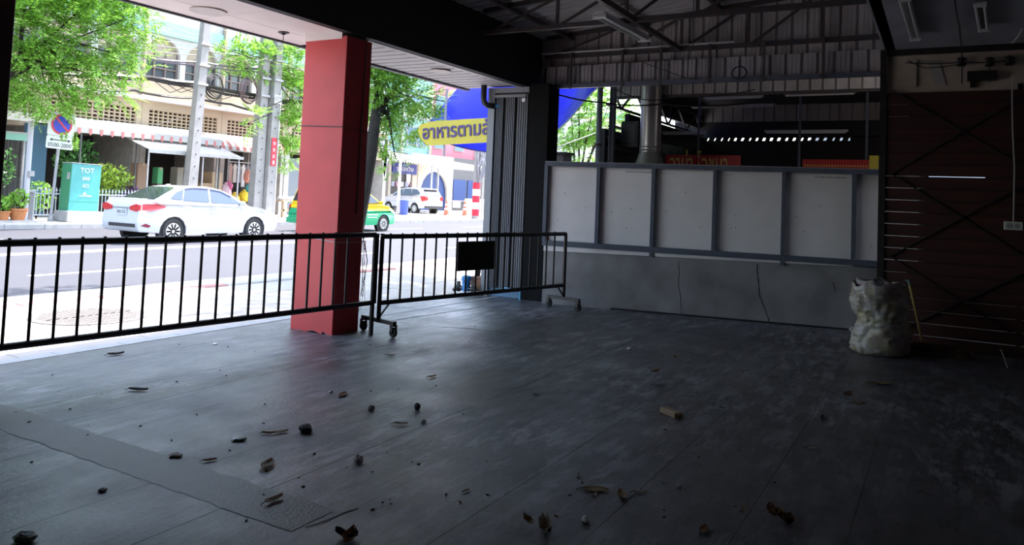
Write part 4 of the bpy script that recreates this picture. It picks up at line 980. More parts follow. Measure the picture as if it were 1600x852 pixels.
car('green_yellow_taxi', 'green and yellow taxi behind the red column on the far lane', (txw.x-1.39, 20.0+.80, -.12), 0, taxi, 'taxi')
lows = [(-2.20, .38), (-1.80, .34)]+arch(-1.37, .41, .32)+[(-.92, .30), (.9, .30)]+arch(1.33, .41, .32)+[(1.8, .32), (2.2, .32), (2.3, .5), (2.3, .72), (2.1, .95), (1.6, 1.04), (1.1, 1.10), (0, 1.10), (-1.6, 1.16), (-2.22, 1.16), (-2.28, .85), (-2.30, .55)]
cabs = [(1.25, 1.05), (.75, 1.36), (.35, 1.60), (-.3, 1.70), (-1.2, 1.70), (-1.85, 1.60), (-2.20, 1.14), (-1, 1.08), (.5, 1.06)]
suv = dict(w=.92, belt_w=.86, roof_w=.66, len=4.6, zb=1.10, zr=1.70, body=[('cabin', cabs, cw), ('body', lows, cw)],
    glass=[[(.98, 1.13), (.70, 1.34), (.35, 1.53), (.02, 1.59), (.0, 1.13)], [(-.05, 1.14), (-.03, 1.60), (-.75, 1.62), (-.95, 1.16)], [(-1.0, 1.17), (-.82, 1.61), (-1.35, 1.58), (-1.75, 1.3)]],
    rearglass=((-1.90, 1.56), (-2.20, 1.18)), frontglass=((1.18, 1.10), (.40, 1.57)), seams=(-.02, -1.0), handles=((.2, 1.0), (-.8, 1.03)), handle_mat=cw, mirror=((.9, 1.14),), mirror_mat=cw,
    sidebits=[('tail_light', [(-2.24, 1.16), (-2.26, .86), (-2.02, .80), (-1.85, 1.12)], ctail), ('head_light', [(2.15, .9), (1.8, 1.0), (1.78, .9), (2.2, .78)], M('head_lamp')), ('lower_trim', [(-.9, .31), (.9, .31), (.9, .40), (-.9, .40)], ctr)],
    boxes=[('number_plate', -2.315, -.25, .25, .84, .98, chrome, .02), ('rear_bumper', -2.34, -.8, .8, .34, .52, ctr, .1), ('roof_spoiler', -2.02, -.6, .6, 1.60, 1.66, cw, .2)],
    rearpoly=[('tail_lamp_inner', [(.58, 1.14), (.52, .90), (.76, .84), (.80, 1.12)], ctail, -2.29, .05)], axles=(-1.37, 1.33), spokes=9)
rw = pz(648, 333, .05); hd = R(78)
# rear-left wheel stands at rw
off = Vector((-1.37*math.cos(hd)-.81*math.sin(hd), -1.37*math.sin(hd)+.81*math.cos(hd), 0))
car('white_suv', 'white SUV parked nose in at the shops beyond the taxi', (rw.x-off.x, rw.y-off.y, .04), hd, suv, sc=1.1)

# ================================================================== FAR PAVEMENT FURNITURE
steel = M('weathered_pipe', (.42, .40, .42), .5, c2=(.33, .30, .31), scale=8)
q = pz(77, 344, .04); nps = thing('no_parking_sign', 'no parking sign with blue red disc on a leaning grey pole', 'road sign', (14.82, 26.5, .04)); nps.rotation_euler = (0, R(2.2), 0)
MB().cyl((0, 0, 0), (0, 0, 3.5), .05, n=14).build('pole', steel, nps, smooth=40)
MB().lathe([(.10, -.02), (.09, .10), (.055, .18)], n=16).build('foot', concl, nps)
pl_ = M('sign_white', (.68, .68, .64), .45); blu = M('sign_blue', (.01, .03, .48), .4); srd = M('sign_red', (.58, .02, .05), .4); sbk = G(.015, 'sign_black')
def rrect(w_, h_, r_, z0, y, n=4):
    P_ = []
    for cx, cz, a0 in ((w_/2-r_, z0+r_, -90), (w_/2-r_, z0+h_-r_, 0), (-w_/2+r_, z0+h_-r_, 90), (-w_/2+r_, z0+r_, 180)):
        for k in range(n+1): a = R(a0+90*k/n); P_.append((cx+r_*math.cos(a), y, cz+r_*math.sin(a)))
    return P_
MB().prism(rrect(.92, .80, .05, 2.93, -.06), (0, .02, 0)).build('disc_panel', pl_, nps)
MB().prism(rrect(.92, .44, .05, 2.48, -.06), (0, .02, 0)).build('time_panel', pl_, nps)
MB().lathe([(.36, 0), (.36, .006)], (0, -.068, 3.33), 36, 'y').build('red_rim', srd, nps); MB().lathe([(.29, 0), (.29, .006)], (0, -.072, 3.33), 36, 'y').build('blue_disc', blu, nps)
MB().bar((-.21, -.078, 3.54), (.21, -.078, 3.12), .006, .075, (0, 1, 0)).build('red_slash', srd, nps) if False else MB().prism([(-.245, -.074, 3.525), (-.195, -.074, 3.575), (.245, -.074, 3.135), (.195, -.074, 3.085)], (0, -.004, 0)).build('red_slash', srd, nps)
MB().prism([(-.36, -.063, 2.78), (-.27, -.063, 2.83), (-.27, -.063, 2.795), (.27, -.063, 2.795), (.27, -.063, 2.83), (.36, -.063, 2.78), (.27, -.063, 2.73), (.27, -.063, 2.765), (-.27, -.063, 2.765), (-.27, -.063, 2.73)], (0, -.004, 0)).build('arrow', sbk, nps)
text('0500-2000', .2, sbk, 'lettering', nps, (-.40, -.064, 2.54), FACE_ST, .002, fit=.8)
# telephone cabinet
teal = M('teal_cabinet', (.075, .33, .31), .45, c2=(.06, .29, .27), scale=3); tealg = M('green_cabinet_side', (.05, .25, .12), .5)
tc = thing('telephone_cabinet', 'teal street telephone cabinet on a pale concrete plinth', 'cabinet', (15.62, 26.0, .04)); tc.rotation_euler = (0, R(1.5), R(4))
MB().bbox(-.64, .72, -.12, .62, 0, .36, .02).build('plinth', concl, tc)
MB().bbox(-.55, .56, 0, .5, .36, 2.0, .015).build('case', teal, tc); MB().box(-.556, -.548, .0, .5, .38, 1.98).build('side_panel', tealg, tc)
MB().box(-.57, .58, -.02, .52, 2.0, 2.03).build('lid', concl, tc); MB().box(-.5, .55, -.004, 0, .69, .70).build('door_seam', tealg, tc)
MB().box(-.562, -.55, .05, .2, 1.45, 1.68).build('side_sticker', concl, tc)
wl_ = M('white_stencil', (.75, .78, .76), .5)
text('TOT', .24, wl_, 'logo', tc, (.02, -.008, 1.70), FACE_ST, .002, align='CENTER', fit=.52); 
text('ยศส', .2, wl_, 'lettering', tc, (.0, -.008, 1.44), FACE_ST, .002, align='CENTER', fit=.26); text('-013', .18, wl_, 'number', tc, (.0, -.008, 1.18), FACE_ST, .002, align='CENTER', fit=.24)
MB().prism([(-.08, -.004, .95), (.0, -.004, 1.03), (.03, -.004, .99), (.08, -.004, .95)], (0, -.004, 0)).build('emblem', wl_, tc)
text('สายโทรศัพท์', .1, wl_, 'small_lettering', tc, (.03, -.008, .86), FACE_ST, .002, align='CENTER', fit=.46)
# steel pipe post and shop-front railing
po = thing('steel_pipe_post', 'tall pale steel pipe post beside the orange flower pots', 'post', (14.0, 26.55, .04)); MB().cyl((0, 0, 0), (0, 0, 3.35), .085, n=16).build('pipe', M('pale_pipe', (.5, .47, .5), .45), po, smooth=40); MB().box(-.12, .12, -.12, .12, 0, .03).build('base_plate', steel, po)
MB().bbox(-.05, .12, -.2, -.05, 1.5, 1.68, .01).build('meter_box', concl, po)
fm = M('blue_grey_railing', (.36, .42, .48), .5)
rl = thing('railing', 'low blue grey railing with spear tips behind the telephone cabinet', 'railing', (14.55, 27.2, .04))
for z in (.18, .92): MB().bar((0, 0, z), (4.6, 0, z), .035, .04).build('rail', fm, rl)
for x in (0, 2.3, 4.6): MB().bar((x, 0, 0), (x, 0, 1.05), .13 if x == 0 else .05).build('post', fm, rl)
bl = MB().cyl((0, 0, .15), (0, 0, 1.04), .014, n=6); bl.cyl((0, 0, 1.02), (0, 0, 1.16), .034, .0, n=6); bl = bl.build('baluster', fm, rl); bl.location = (.15, 0, 0)
for i in range(1, 34): inst(bl, (.15+i*.13, 0, 0), parent=rl)
wp = thing('gate_pier', 'low grey concrete pier at the end of the blue grey railing', 'pier', (14.2, 27.0, .04)); MB().bbox(-.2, .2, -.2, .2, 0, .95, .015).build('shaft', conc, wp); MB().bbox(-.24, .24, -.24, .24, .95, 1.02, .015).build('cap', concl, wp)

lfm = M('leaf_green', (.20, .40, .05), .5, c2=(.28, .50, .08), scale=2, island=.55, trans=.45)
lfd = M('leaf_dark_green', (.045, .15, .035), .5, c2=(.09, .22, .05), scale=2, island=.5, trans=.3)
lfy = M('leaf_yellow_green', (.30, .40, .04), .5, c2=(.20, .34, .04), scale=2, island=.4, trans=.35)
lfp = M('leaf_purple', (.12, .05, .12), .5, island=.4, trans=.2)
bark = M('bark', (.032, .024, .018), .9, c2=(.016, .012, .01), scale=8, bump=.6, bscale=14)
def leaves(mb, c, r, n, ls, rr, flat=0.):
    for i in range(n):
        while 1:
            p = Vector((rr.uniform(-1, 1), rr.uniform(-1, 1), rr.uniform(-1, 1)))
            if p.length < 1: break
        p = Vector((p.x*r[0], p.y*r[1], p.z*r[2]))+Vector(c)
        a, b_ = rr.uniform(0, 6.28), rr.uniform(-1.1, 1.1)
        d = Vector((math.cos(a)*math.cos(b_), math.sin(a)*math.cos(b_), math.sin(b_))); s_ = d.cross(Vector((rr.uniform(-1, 1), rr.uniform(-1, 1), 1))).normalized()
        l_ = ls*rr.uniform(.6, 1.3); mb.add([p-d*l_, p+s_*l_*.42, p+d*l_, p-s_*l_*.42], [(0, 1, 2, 3)])
def shrub(name, label, loc, r, n, ls, mat, stem=.3, group=None, seed=1, cat='plant'):
    rr = random.Random(seed); t = thing(name, label, cat, loc, 0, group)
    mb = MB(); leaves(mb, (0, 0, stem+r[2]), r, n, ls, rr); f = mb.build('foliage', mat, t); f['kind'] = 'stuff'
    for k in range(4):
        a = rr.uniform(0, 6.3); MB().tube([(0, 0, 0), (r[0]*.3*math.cos(a), r[1]*.3*math.sin(a), stem+r[2]*.6), (r[0]*.6*math.cos(a), r[1]*.6*math.sin(a), stem+r[2]*1.4)], .018, 5).build('stem', bark, t)
    return t
terra = M('terracotta', (.52, .20, .07), .7, c2=(.42, .15, .05), scale=6)
for i, (xp, yp, s_, lab) in enumerate(((28, 333, .9, 'wide orange terracotta pot on the far pavement kerb'), (5, 331, .7, 'smaller orange terracotta pot beside the wide one'))):
    p = py(xp, yp, 26.1); t = thing('flower_pot', lab, 'flower pot', (p.x, 26.1, .1))
    MB().lathe([(.20*s_, 0), (.29*s_, .34*s_), (.32*s_, .36*s_), (.32*s_, .42*s_), (.27*s_, .42*s_), (.25*s_, .36*s_)], n=20).build('pot', terra, t, smooth=40)
    shrub('potted_plant', 'leafy green plant growing in the '+('wide' if i == 0 else 'smaller')+' orange pot', (p.x, 26.1, .1+.36*s_), (.34*s_, .3, .36*s_), 150, .10, lfm, .04, seed=i+4)
struct(MB().box(10, 14.0, 25.9, 27, 0, .1).build('step_far', concl), 'low pale step carrying the orange pots')
shrub('garden_shrub', 'yellow green shrub rising behind the telephone cabinet railing', (17.7, 28.0, .04), (1.05, .5, .65), 900, .10, lfy, .85, seed=11, cat='shrub')
shrub('garden_shrub', 'dark palm like shrub under the red striped awning', (17.0, 28.9, .04), (.9, .4, .9), 500, .12, lfd, 1.3, seed=12, cat='shrub')
shrub('garden_shrub', 'purple leaved shrub behind the white sedan boot', (18.55, 27.9, .04), (.55, .4, .35), 300, .09, lfp, .6, seed=13, cat='shrub')
shrub('garden_shrub', 'pale green bush behind the railing by the sign pole', (15.1, 27.9, .04), (.6, .4, .55), 380, .09, lfm, .25, seed=14, cat='shrub')
shrub('garden_shrub', 'thin bamboo like plant behind the steel pipe post', (14.1, 28.4, .04), (.5, .4, .8), 160, .12, lfd, 1.0, seed=15, cat='shrub')
# by the pier on the near pavement
mt_ = thing('water_meter', 'blue water meter on black pipe fittings beside the clad pier', 'water meter', (9.80, 6.30, -.02))
wb_ = M('meter_blue', (.03, .22, .55), .4)
MB().tube([(0, .22, .05), (0, .18, .10), (0, -.18, .10), (0, -.22, .05)], .035, 10).build('pipe', G(.02, 'pipe_black'), mt_); MB().lathe([(.06, .06), (.065, .2), (.04, .23)], n=16).build('body', wb_, mt_, smooth=40)
MB().lathe([(.075, .22), (.075, .28), (.05, .30)], n=16).build('register', wb_, mt_)
for y in (-.14, .14): MB().lathe([(.05, -.03), (.06, 0), (.05, .03)], (0, y, .10), 14, 'y').build('flange', G(.02, 'pipe_black'), mt_); MB().bar((-.0, y, .1), (.0, y, .2), .04).build('valve', G(.03, 'valve_grey'), mt_)
t = thing('flower_pot', 'small square terracotta planter against the clad pier', 'flower pot', (10.02, 6.22, -.02)); t.scale = (.8, .8, .9)
MB().add([(-.09, -.09, 0), (.09, -.09, 0), (.09, .09, 0), (-.09, .09, 0), (-.12, -.12, .28), (.12, -.12, .28), (.12, .12, .28), (-.12, .12, .28)], [(0, 3, 2, 1), (4, 5, 6, 7), (0, 1, 5, 4), (1, 2, 6, 5), (2, 3, 7, 6), (3, 0, 4, 7)]).build('pot', M('terracotta_pale', (.48, .24, .13), .7), t); MB().bbox(-.135, .135, -.135, .135, .26, .31, .01).build('rim', M('terracotta_dark', (.25, .12, .08), .7), t)
shrub('potted_plant', 'small green plant behind the square planter', (10.02, 6.24, .0), (.14, .12, .12), 90, .05, lfm, .38, seed=3)

# ================================================================== SHOPHOUSES ACROSS THE STREET
beige = M('beige_render', (.46, .37, .275), .8, c2=(.40, .32, .24), scale=.8); whw = M('white_render', (.55, .53, .51), .8, c2=(.47, .455, .44), scale=.7)
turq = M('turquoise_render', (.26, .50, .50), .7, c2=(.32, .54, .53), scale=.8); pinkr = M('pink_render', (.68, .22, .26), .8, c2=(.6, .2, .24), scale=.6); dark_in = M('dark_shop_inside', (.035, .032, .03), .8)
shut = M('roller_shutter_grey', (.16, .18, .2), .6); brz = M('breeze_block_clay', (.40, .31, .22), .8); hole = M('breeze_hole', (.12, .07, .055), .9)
bluedoor = M('navy_door', (.02, .05, .18), .5)
def arch_wall(mb, x0, x1, z0, z1, ax0, ax1, az0, asp, y, th=.2, n=10):
    """wall x0..x1, z0..z1 with an arched opening ax0..ax1 from az0, springing at asp"""
    r = (ax1-ax0)/2; cx = (ax0+ax1)/2
    mb.box(x0, ax0, y, y+th, z0, z1); mb.box(ax1, x1, y, y+th, z0, z1)
    if az0 > z0: mb.box(ax0, ax1, y, y+th, z0, az0)
    top = [(cx+r*math.cos(PI-PI*i/n), asp+r*math.sin(PI*i/n)) for i in range(n+1)]
    for a, b in zip(top, top[1:]):
        mb.add([(a[0], y, a[1]), (b[0], y, b[1]), (b[0], y, z1), (a[0], y, z1), (a[0], y+th, a[1]), (b[0], y+th, b[1]), (b[0], y+th, z1), (a[0], y+th, z1)], [(0, 1, 2, 3), (7, 6, 5, 4), (0, 4, 5, 1)])
    return top
def arch_window(t, x0, x1, z0, zs, y, frame=concl, seedv=0):
    r = (x1-x0)/2; cx = (x0+x1)/2
    f = MB()
    for xx in (x0+.05, cx-.28, cx+.28, x1-.05): f.bar((xx, y, z0), (xx, y, zs+.25), .07)
    for zz in (z0+.04, (z0+zs)/2, zs): f.bar((x0, y, zz), (x1, y, zz), .06)
    f = f.build('window', M('window_frame_brown', (.20, .15, .14), .6), t)
    P_ = [(x0, y+.05, z0), (x1, y+.05, z0)]+[(cx+r*math.cos(PI*i/10), y+.05, zs+r*math.sin(PI*i/10)) for i in range(11)]
    MB().poly(P_[:2]+P_[2:]).build('pane', M('grey_window_pane', (.10, .11, .13), .15), f)
    P2 = [(cx+r*math.cos(PI*i/10), y+.02, zs+.30*0+r*math.sin(PI*i/10)) for i in range(11)]
    MB().prism(P2, (0, .02, 0)).build('arch_infill', beige, f)
def shophouse(X0, X1, label, Y=31., upper=turq, wallm=beige, arches=True, top=13., breeze=True):
    t = thing('shophouse', label, 'building', (0, 0, 0))
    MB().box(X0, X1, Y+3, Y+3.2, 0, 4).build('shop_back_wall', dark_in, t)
    for x in (X0, X1-.3): MB().box(x, x+.3, Y, Y+3, 0, 4).build('pier', concl, t)
    MB().box(X0, X1, Y, Y+3, 3.5, 3.9).build('lintel', wallm, t)
    z0, z1 = (3.98, 4.78)
    if breeze:
        MB().box(X0, X1, Y, Y+.2, 3.9, z0).build('parapet_base', wallm, t); MB().box(X0, X1, Y, Y+.2, z1, 5.15).build('parapet_top', wallm, t)
        bx0, bx1 = X0+.35, X1-.25
        MB().box(X0, bx0, Y, Y+.2, z0, z1).build('parapet_pier', wallm, t); MB().box(bx1, X1, Y, Y+.2, z0, z1).build('parapet_pier', wallm, t)
        mb = MB(); nx = int((bx1-bx0)/.235); dx = (bx1-bx0)/nx
        for i in range(nx+1): mb.box(bx0+i*dx-.035, bx0+i*dx+.035, Y+.03, Y+.14, z0, z1)
        for j in range(6): mb.box(bx0, bx1, Y+.032, Y+.142, z0+j*.16-.03, z0+j*.16+.03)
        g = mb.build('breeze_block_screen', brz, t); g['kind'] = 'stuff'
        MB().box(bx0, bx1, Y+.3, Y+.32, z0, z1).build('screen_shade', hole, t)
    else: MB().box(X0, X1, Y, Y+.2, 3.9, 5.15).build('parapet', wallm, t)
    MB().box(X0, X1, Y-.35, Y+.3, 5.15, 5.32).build('ledge', whw, t)
    MB().box(X0, X1, Y+.25, Y+.4, 5.32, 6.3).build('balcony_wall', wallm, t)
    n = 2; wv = (X1-X0)/n
    if arches:
        for k in range(n):
            a, b = X0+k*wv, X0+(k+1)*wv; mb = MB()
            arch_wall(mb, a, b, 6.3, 8.35, a+.14, b-.14, 6.3, 7.25, Y+.3); mb.build('arch_wall', whw, t)
            arch_window(t, a+.14, b-.14, 6.3, 7.25, Y+.5)
    else:
        MB().box(X0, X1, Y+.3, Y+.5, 6.3, 8.35).build('wall', wallm, t)
        for k in range(n):
            a = X0+k*wv+.5; f = MB().box(a-.05, a+wv-.95, Y+.26, Y+.3, 6.4, 7.9).build('window', concl, t); MB().box(a, a+wv-1, Y+.24, Y+.27, 6.45, 7.85).build('pane', M('grey_window_pane'), f)
    MB().box(X0, X1, Y+.2, Y+.5, 8.3, 8.95).build('painted_band', upper, t)
    MB().box(X0, X1, Y+.3, Y+3, 8.95, top).build('upper_wall', whw, t)
    MB().box(X0+.02, X0+.12, Y+.1, Y+.3, 5.3, top).build('party_strip', wallm, t)
    MB().box(X0, X1, Y+.3, Y+8, top, top+.2).build('roof', concl, t); MB().box(X0, X1, Y+3.2, Y+8, 3.9, 9.5).build('rear_block', concl, t)
    return t
UX = [12.4, 16.7, 21.0, 25.3, 29.6, 33.9, 38.2]
UL = ['shophouse with the folding gate beside the flower pots', 'shophouse with breeze block parapet above the red valance awning', 'beige shophouse with arched windows above the low white canopy', 'shophouse above the striped barrel awning', 'shophouse behind the roadside goods table', 'shophouse beside the tree behind the red column']
for i in range(6): shophouse(UX[i], UX[i+1]-.02, UL[i], top=12.6+.6*(i % 2))
shophouse(-2, 12.3, 'plain long shophouse hidden by the big street tree', arches=False, breeze=False)
# folding gate and fascia of the first shop
fg = thing('folding_gate', 'dark folding lattice gate closing the first shop', 'gate', (12.7, 31.05, .04))
for i in range(24): MB().bar((i*.16, .06*(i % 2), 0), (i*.16, .06*(i % 2), 2.9), .03).build('upright', G(.09, 'gate_grey'), fg)
for z in (.5, 1.5, 2.5): MB().bar((0, .03, z), (3.75, .03, z), .03).build('cross_bar', G(.09, 'gate_grey'), fg)
q0, q1 = py(8, 207, 29.6), py(48, 221, 29.6)
o = thing('shop_fascia', 'pale green fascia board over the folding gate', 'sign board', (q0.x-2.4, 29.6, q1.z)); MB().bbox(0, q1.x-q0.x+2.4, 0, .08, 0, q0.z-q1.z, .01).build('panel', M('pale_green_board', (.25, .52, .42), .5), o); MB().box(0, q1.x-q0.x+2.4, -.01, .1, q0.z-q1.z, q0.z-q1.z+.06).build('top_strip', whw, o)
for x in (.2, q1.x-q0.x+2.2): MB().bar((x, .04, -q1.z), (x, .04, 0), .07).build('support', steel, o)
o = thing('shop_canopy', 'dark tin canopy over the pale green fascia', 'canopy', (11.5, 28.8, 0)); MB().prism([(0, 0, 3.62), (0, 2.3, 4.0), (0, 2.3, 4.05), (0, 0, 3.68)], (4.6, 0, 0)).build('sheet', G(.08, 'tin_dark'), o); MB().box(0, 4.6, -.04, .02, 3.52, 3.68).build('front_edge', whw, o)
MB().box(16.1, 16.9, 30.8, 31.0, 0, 3.6).build('door_jamb', M('blue_jamb', (.10, .22, .35), .6), fg).location = (-12.7, -31.05, -.04)
# awning with red scallops
redst = M('awning_red', (.55, .17, .17), .6); awn = M('awning_white', (.60, .575, .55), .6, trans=.25)
aw = thing('scalloped_awning', 'long white awning with red scallops on its valance', 'awning', (16.6, 28.5, 0))
MB().prism([(0, 0, 3.50), (0, 2.4, 4.0), (0, 2.4, 4.04), (0, 0, 3.54)], (6.8, 0, 0)).build('sheet', awn, aw); MB().box(0, 6.8, -.02, 0, 3.28, 3.53).build('valance', awn, aw)
sc_ = MB().prism([(0, -.03, 3.46)]+[(.01+.055*(1-math.cos(PI*i/8)), -.03, 3.28-.06*math.sin(PI*i/8)) for i in range(9)]+[(.13, -.03, 3.46)], (0, .008, 0)).build('scallop', redst, aw); sc_.location = (.1, 0, 0)
for i in range(1, 16): inst(sc_, (.1+i*.44, 0, 0), parent=aw)
for x in (.3, 2.6, 4.9, 6.7): MB().bar((x, .05, 0), (x, .05, 3.35), .05).build('post', G(.1, 'post_grey'), aw); MB().bar((x, .05, 3.3), (x, 2.3, 3.6), .04).build('strut', G(.1, 'post_grey'), aw)
cn = thing('white_canopy', 'low white cloth canopy on thin posts in front of the shop', 'canopy', (18.95, 27.4, 0))
MB().prism([(0, 0, 2.80), (0, 1.6, 3.30), (0, 1.6, 3.33), (0, 0, 2.83)], (3.4, 0, 0)).build('cloth', awn, cn); MB().prism([(3.4, 0, 2.80), (3.4, 1.6, 3.30), (3.4, 1.6, 3.33), (3.4, 0, 2.83)], (1.3, 0, -.06)).build('printed_cloth', M('printed_cloth', (.5, .48, .5), .6, c2=(.5, .25, .22), scale=5, contrast=(.55, .62)), cn)
MB().box(0, 4.7, -.03, 0, 2.68, 2.81).build('front_rail', concl, cn)
for x in (.05, 2.6, 4.5): MB().bar((x, .05, 0), (x, .05, 2.8), .05).build('post', steel, cn)
ba = thing('barrel_awning', 'curved barrel awning with red and grey stripes', 'awning', (23.45, 28.9, 0))
prof = [(2.1*(1-math.cos(PI/2*i/7))*1.0, 3.15+.85*math.sin(PI/2*i/7)) for i in range(8)]
for s_ in range(20):
    mb = MB(); x0 = s_*.21
    for a, b in zip(prof, prof[1:]): mb.add([(x0, a[0], a[1]), (x0+.21, a[0], a[1]), (x0+.21, b[0], b[1]), (x0, b[0], b[1])], [(0, 1, 2, 3)])
    mb.build('awning_stripe', M('stripe_red', (.40, .13, .13), .6, trans=.2) if s_ % 2 else M('stripe_grey', (.55, .52, .53), .6, trans=.2), ba)
MB().bar((0, 0, 3.14), (4.2, 0, 3.14), .05).build('front_rail', concl, ba); 
for x in (.05, 4.15): MB().bar((x, .05, 0), (x, .05, 3.14), .07).build('post', concl, ba); MB().bar((x, 0, 3.14), (x, 2.1, 3.9), .04).build('side_arm', concl, ba)
# goods
def goods(kind, xp, yp, Y, w_, d_, h_, col, lab, group=None, zbase=None):
    q = py(xp, yp, Y); z = q.z if zbase is None else zbase
    t = thing(kind, lab, {'carton': 'box', 'goods_bag': 'bag', 'hanging_garment': 'garment'}.get(kind, 'goods'), (q.x, Y, z), 0, group)
    m_ = M('goods_%d_%d_%d' % tuple(int(v*99) for v in col), col, .6)
    if kind == 'carton':
        MB().bbox(-w_/2, w_/2, 0, d_, 0, h_, .02).build('carton_body', m_, t); MB().box(-.05, .05, -.005, d_+.005, h_-.12, h_+.004).build('tape', M('packing_tape', (.4, .3, .2), .4), t)
    elif kind == 'hanging_garment':
        MB().prism([(-w_*.18, 0, 0), (-w_*.5, 0, -h_*.15), (-w_*.38, 0, -h_*.3), (-w_*.42, 0, -h_), (w_*.42, 0, -h_), (w_*.38, 0, -h_*.3), (w_*.5, 0, -h_*.15), (w_*.18, 0, 0)], (0, .05, 0)).build('cloth', m_, t)
        MB().tube([(0, .02, 0), (0, .02, .06), (.02, .02, .09)], .008, 5).build('hook', steel, t)
    else:
        MB().ell((0, d_/2, h_*.5), (w_/2, d_/2, h_*.5), 12, 8, .10).build('bag_body', m_, t); MB().ell((0, d_/2, h_), (w_*.15, w_*.15, h_*.12), 8, 5).build('knot', m_, t)
    return t
rk = thing('garment_rack', 'long steel rack hung with clothes under the barrel awning', 'rack', (25.0, 30.0, .04))
for x in (0, 2.6): MB().bar((x, 0, 0), (x, 0, 2.75), .04).build('leg', steel, rk)
MB().bar((0, 0, 2.62), (2.6, 0, 2.62), .04).build('bar', steel, rk); MB().bar((-.0, -.3, .02), (-.0, .3, .02), .04).build('foot', steel, rk); MB().bar((2.6, -.3, .02), (2.6, .3, .02), .04).build('foot', steel, rk)
cols = [(.35, .2, .17), (.5, .45, .42), (.24, .24, .26), (.55, .5, .5), (.1, .1, .12), (.55, .6, .62), (.45, .28, .25), (.6, .55, .5), (.3, .45, .5), (.6, .22, .18)]
gn = ['brown', 'cream', 'grey', 'pale', 'black', 'pale blue', 'rust', 'ivory', 'teal', 'red']
for i in range(10):
    t = goods('hanging_garment', 0, 0, 30.0, .245, .1, .9+.2*(i % 3 == 0), cols[i], gn[i]+' garment hanging on the rack under the barrel awning'); t.location = (25.15+i*.255, 29.97, 2.56)
gl = [('carton', 322, 305, .9, .7, .55, (.42, .28, .17), 'tan carton standing by the white sedan roof'), ('carton', 338, 306, .8, .7, 1.1, (.45, .32, .2), 'tall brown carton under the barrel awning'), ('goods_bag', 357, 318, .9, .5, .9, (.62, .42, .48), 'pink and white bundle of goods under the barrel awning'), ('goods_bag', 371, 320, .7, .5, .55, (.62, .45, .06), 'yellow green plastic bundle of toys'), ('goods_bag', 386, 318, .7, .5, .6, (.75, .52, .03), 'bright yellow plastic bundle'), ('goods_bag', 395, 310, .5, .5, .7, (.1, .5, .5), 'teal plastic bundle beside the pole'), ('goods_bag', 391, 286, .6, .4, .6, (.62, .25, .18), 'orange pink bundle hanging by the pole'), ('goods_bag', 362, 300, .45, .5, .5, (.55, .12, .25), 'crimson bundle among the goods'), ('carton', 222, 296, .7, .5, 1.1, (.3, .18, .12), 'brown stacked shelf crate under the low canopy'), ('carton', 250, 287, .35, .4, .7, (.08, .35, .14), 'green crate in the shaded shop'), ('carton', 285, 290, .8, .5, .8, (.25, .22, .18), 'dull carton under the low canopy')]
for k, x, y, w_, d_, h_, c_, lab in gl:
    w_ *= .72; t = goods(k, x, y, 29.3, w_, d_, h_, c_, lab)
    if k == 'carton' or t.location.z < 1.2:
        st = MB().bbox(-w_/2, w_/2, 0, d_, -t.location.z+.04, 0, .01).build('stand', M('stall_dark', (.12, .1, .09), .8), t)
    else: MB().bar((0, d_/2, h_), (0, d_/2, 3.2-t.location.z), .02).build('string', steel, t)
# roadside table
q = pz(438, 338, .04); tb = thing('goods_table', 'wooden table with white wrapped goods behind the taxi', 'table', (27.0, 28.3, .04))
wt = M('raw_wood', (.45, .33, .2), .7)
MB().bbox(0, 2.4, 0, .8, .78, .84, .01).build('table_top', wt, tb)
for x in (.1, 1.2, 2.25): MB().bar((x, .08, 0), (x, .08, .78), .09).build('leg', wt, tb)
MB().bar((0, .06, .35), (2.4, .06, .35), .05, .1).build('apron', wt, tb)
for i in range(6):
    t = thing('wrapped_goods', 'white plastic wrapped pack on the roadside table', 'goods', (27.2+i*.38, 28.65, .855), 0, 'wrapped packs on the table'); MB().ell((0, 0, .11), (.165, .22, .125), 10, 6, .1).build('pack', M('white_wrap', (.62, .62, .68), .35), t); MB().box(-.1, .1, -.21, -.2, .06, .15).build('paper_tag', concl, t)
rs = thing('roller_shutter', 'grey roller shutter behind the goods table', 'shutter', (29.9, 31.4, .04))
for i in range(24): MB().bbox(0, 1.9, 0, .03, i*.13, i*.13+.125, .005).build('slat', shut, rs)
for x in (-.1, 1.95): MB().bar((x, 0, 0), (x, 0, 3.4), .12).build('guide', concl, rs)

# ---- far group behind the SUV
Yb = 39.
def b3(x, y): return py(x, y, Yb)
bb_ = thing('arched_shophouse', 'cream shophouse with arched navy door behind the white SUV', 'building', (0, 0, 0))
xa, xb, xc = b3(656.5, 300).x, b3(699, 300).x, b3(742, 300).x; xl = b3(588, 300).x
zs = b3(656, 285).z; mb = MB(); cwall = M('cream_wall_far', (.58, .53, .45), .8)
r_ = (xb-xa)/2; arch_wall(mb, xa-1.2, xb+.8, 0, 4.9, xa, xb, 0, max(1.0, b3(678, 268).z-r_), Yb); mb.build('arch_wall', cwall, bb_)
MB().box(xa-.1, xb+.1, Yb+.22, Yb+.3, 0, 4.3).build('navy_door', bluedoor, bb_); MB().box((xa+xb)/2+.5, (xa+xb)/2+.55, Yb+.2, Yb+.23, 0, 4.2).build('door_seam', G(.2, 'seam_grey'), bb_)
MB().box(xb+.8, xc+4, Yb+.1, Yb+.2, 0, 4.9).build('side_wall', G(.10, 'shade_wall'), bb_); MB().box(xb+1.0, xb+3.1, Yb+.02, Yb+.1, .9, 2.9).build('navy_shutter', bluedoor, bb_); MB().box(xb+3.4, xb+5.4, Yb+.02, Yb+.1, .9, 2.9).build('navy_shutter', bluedoor, bb_)
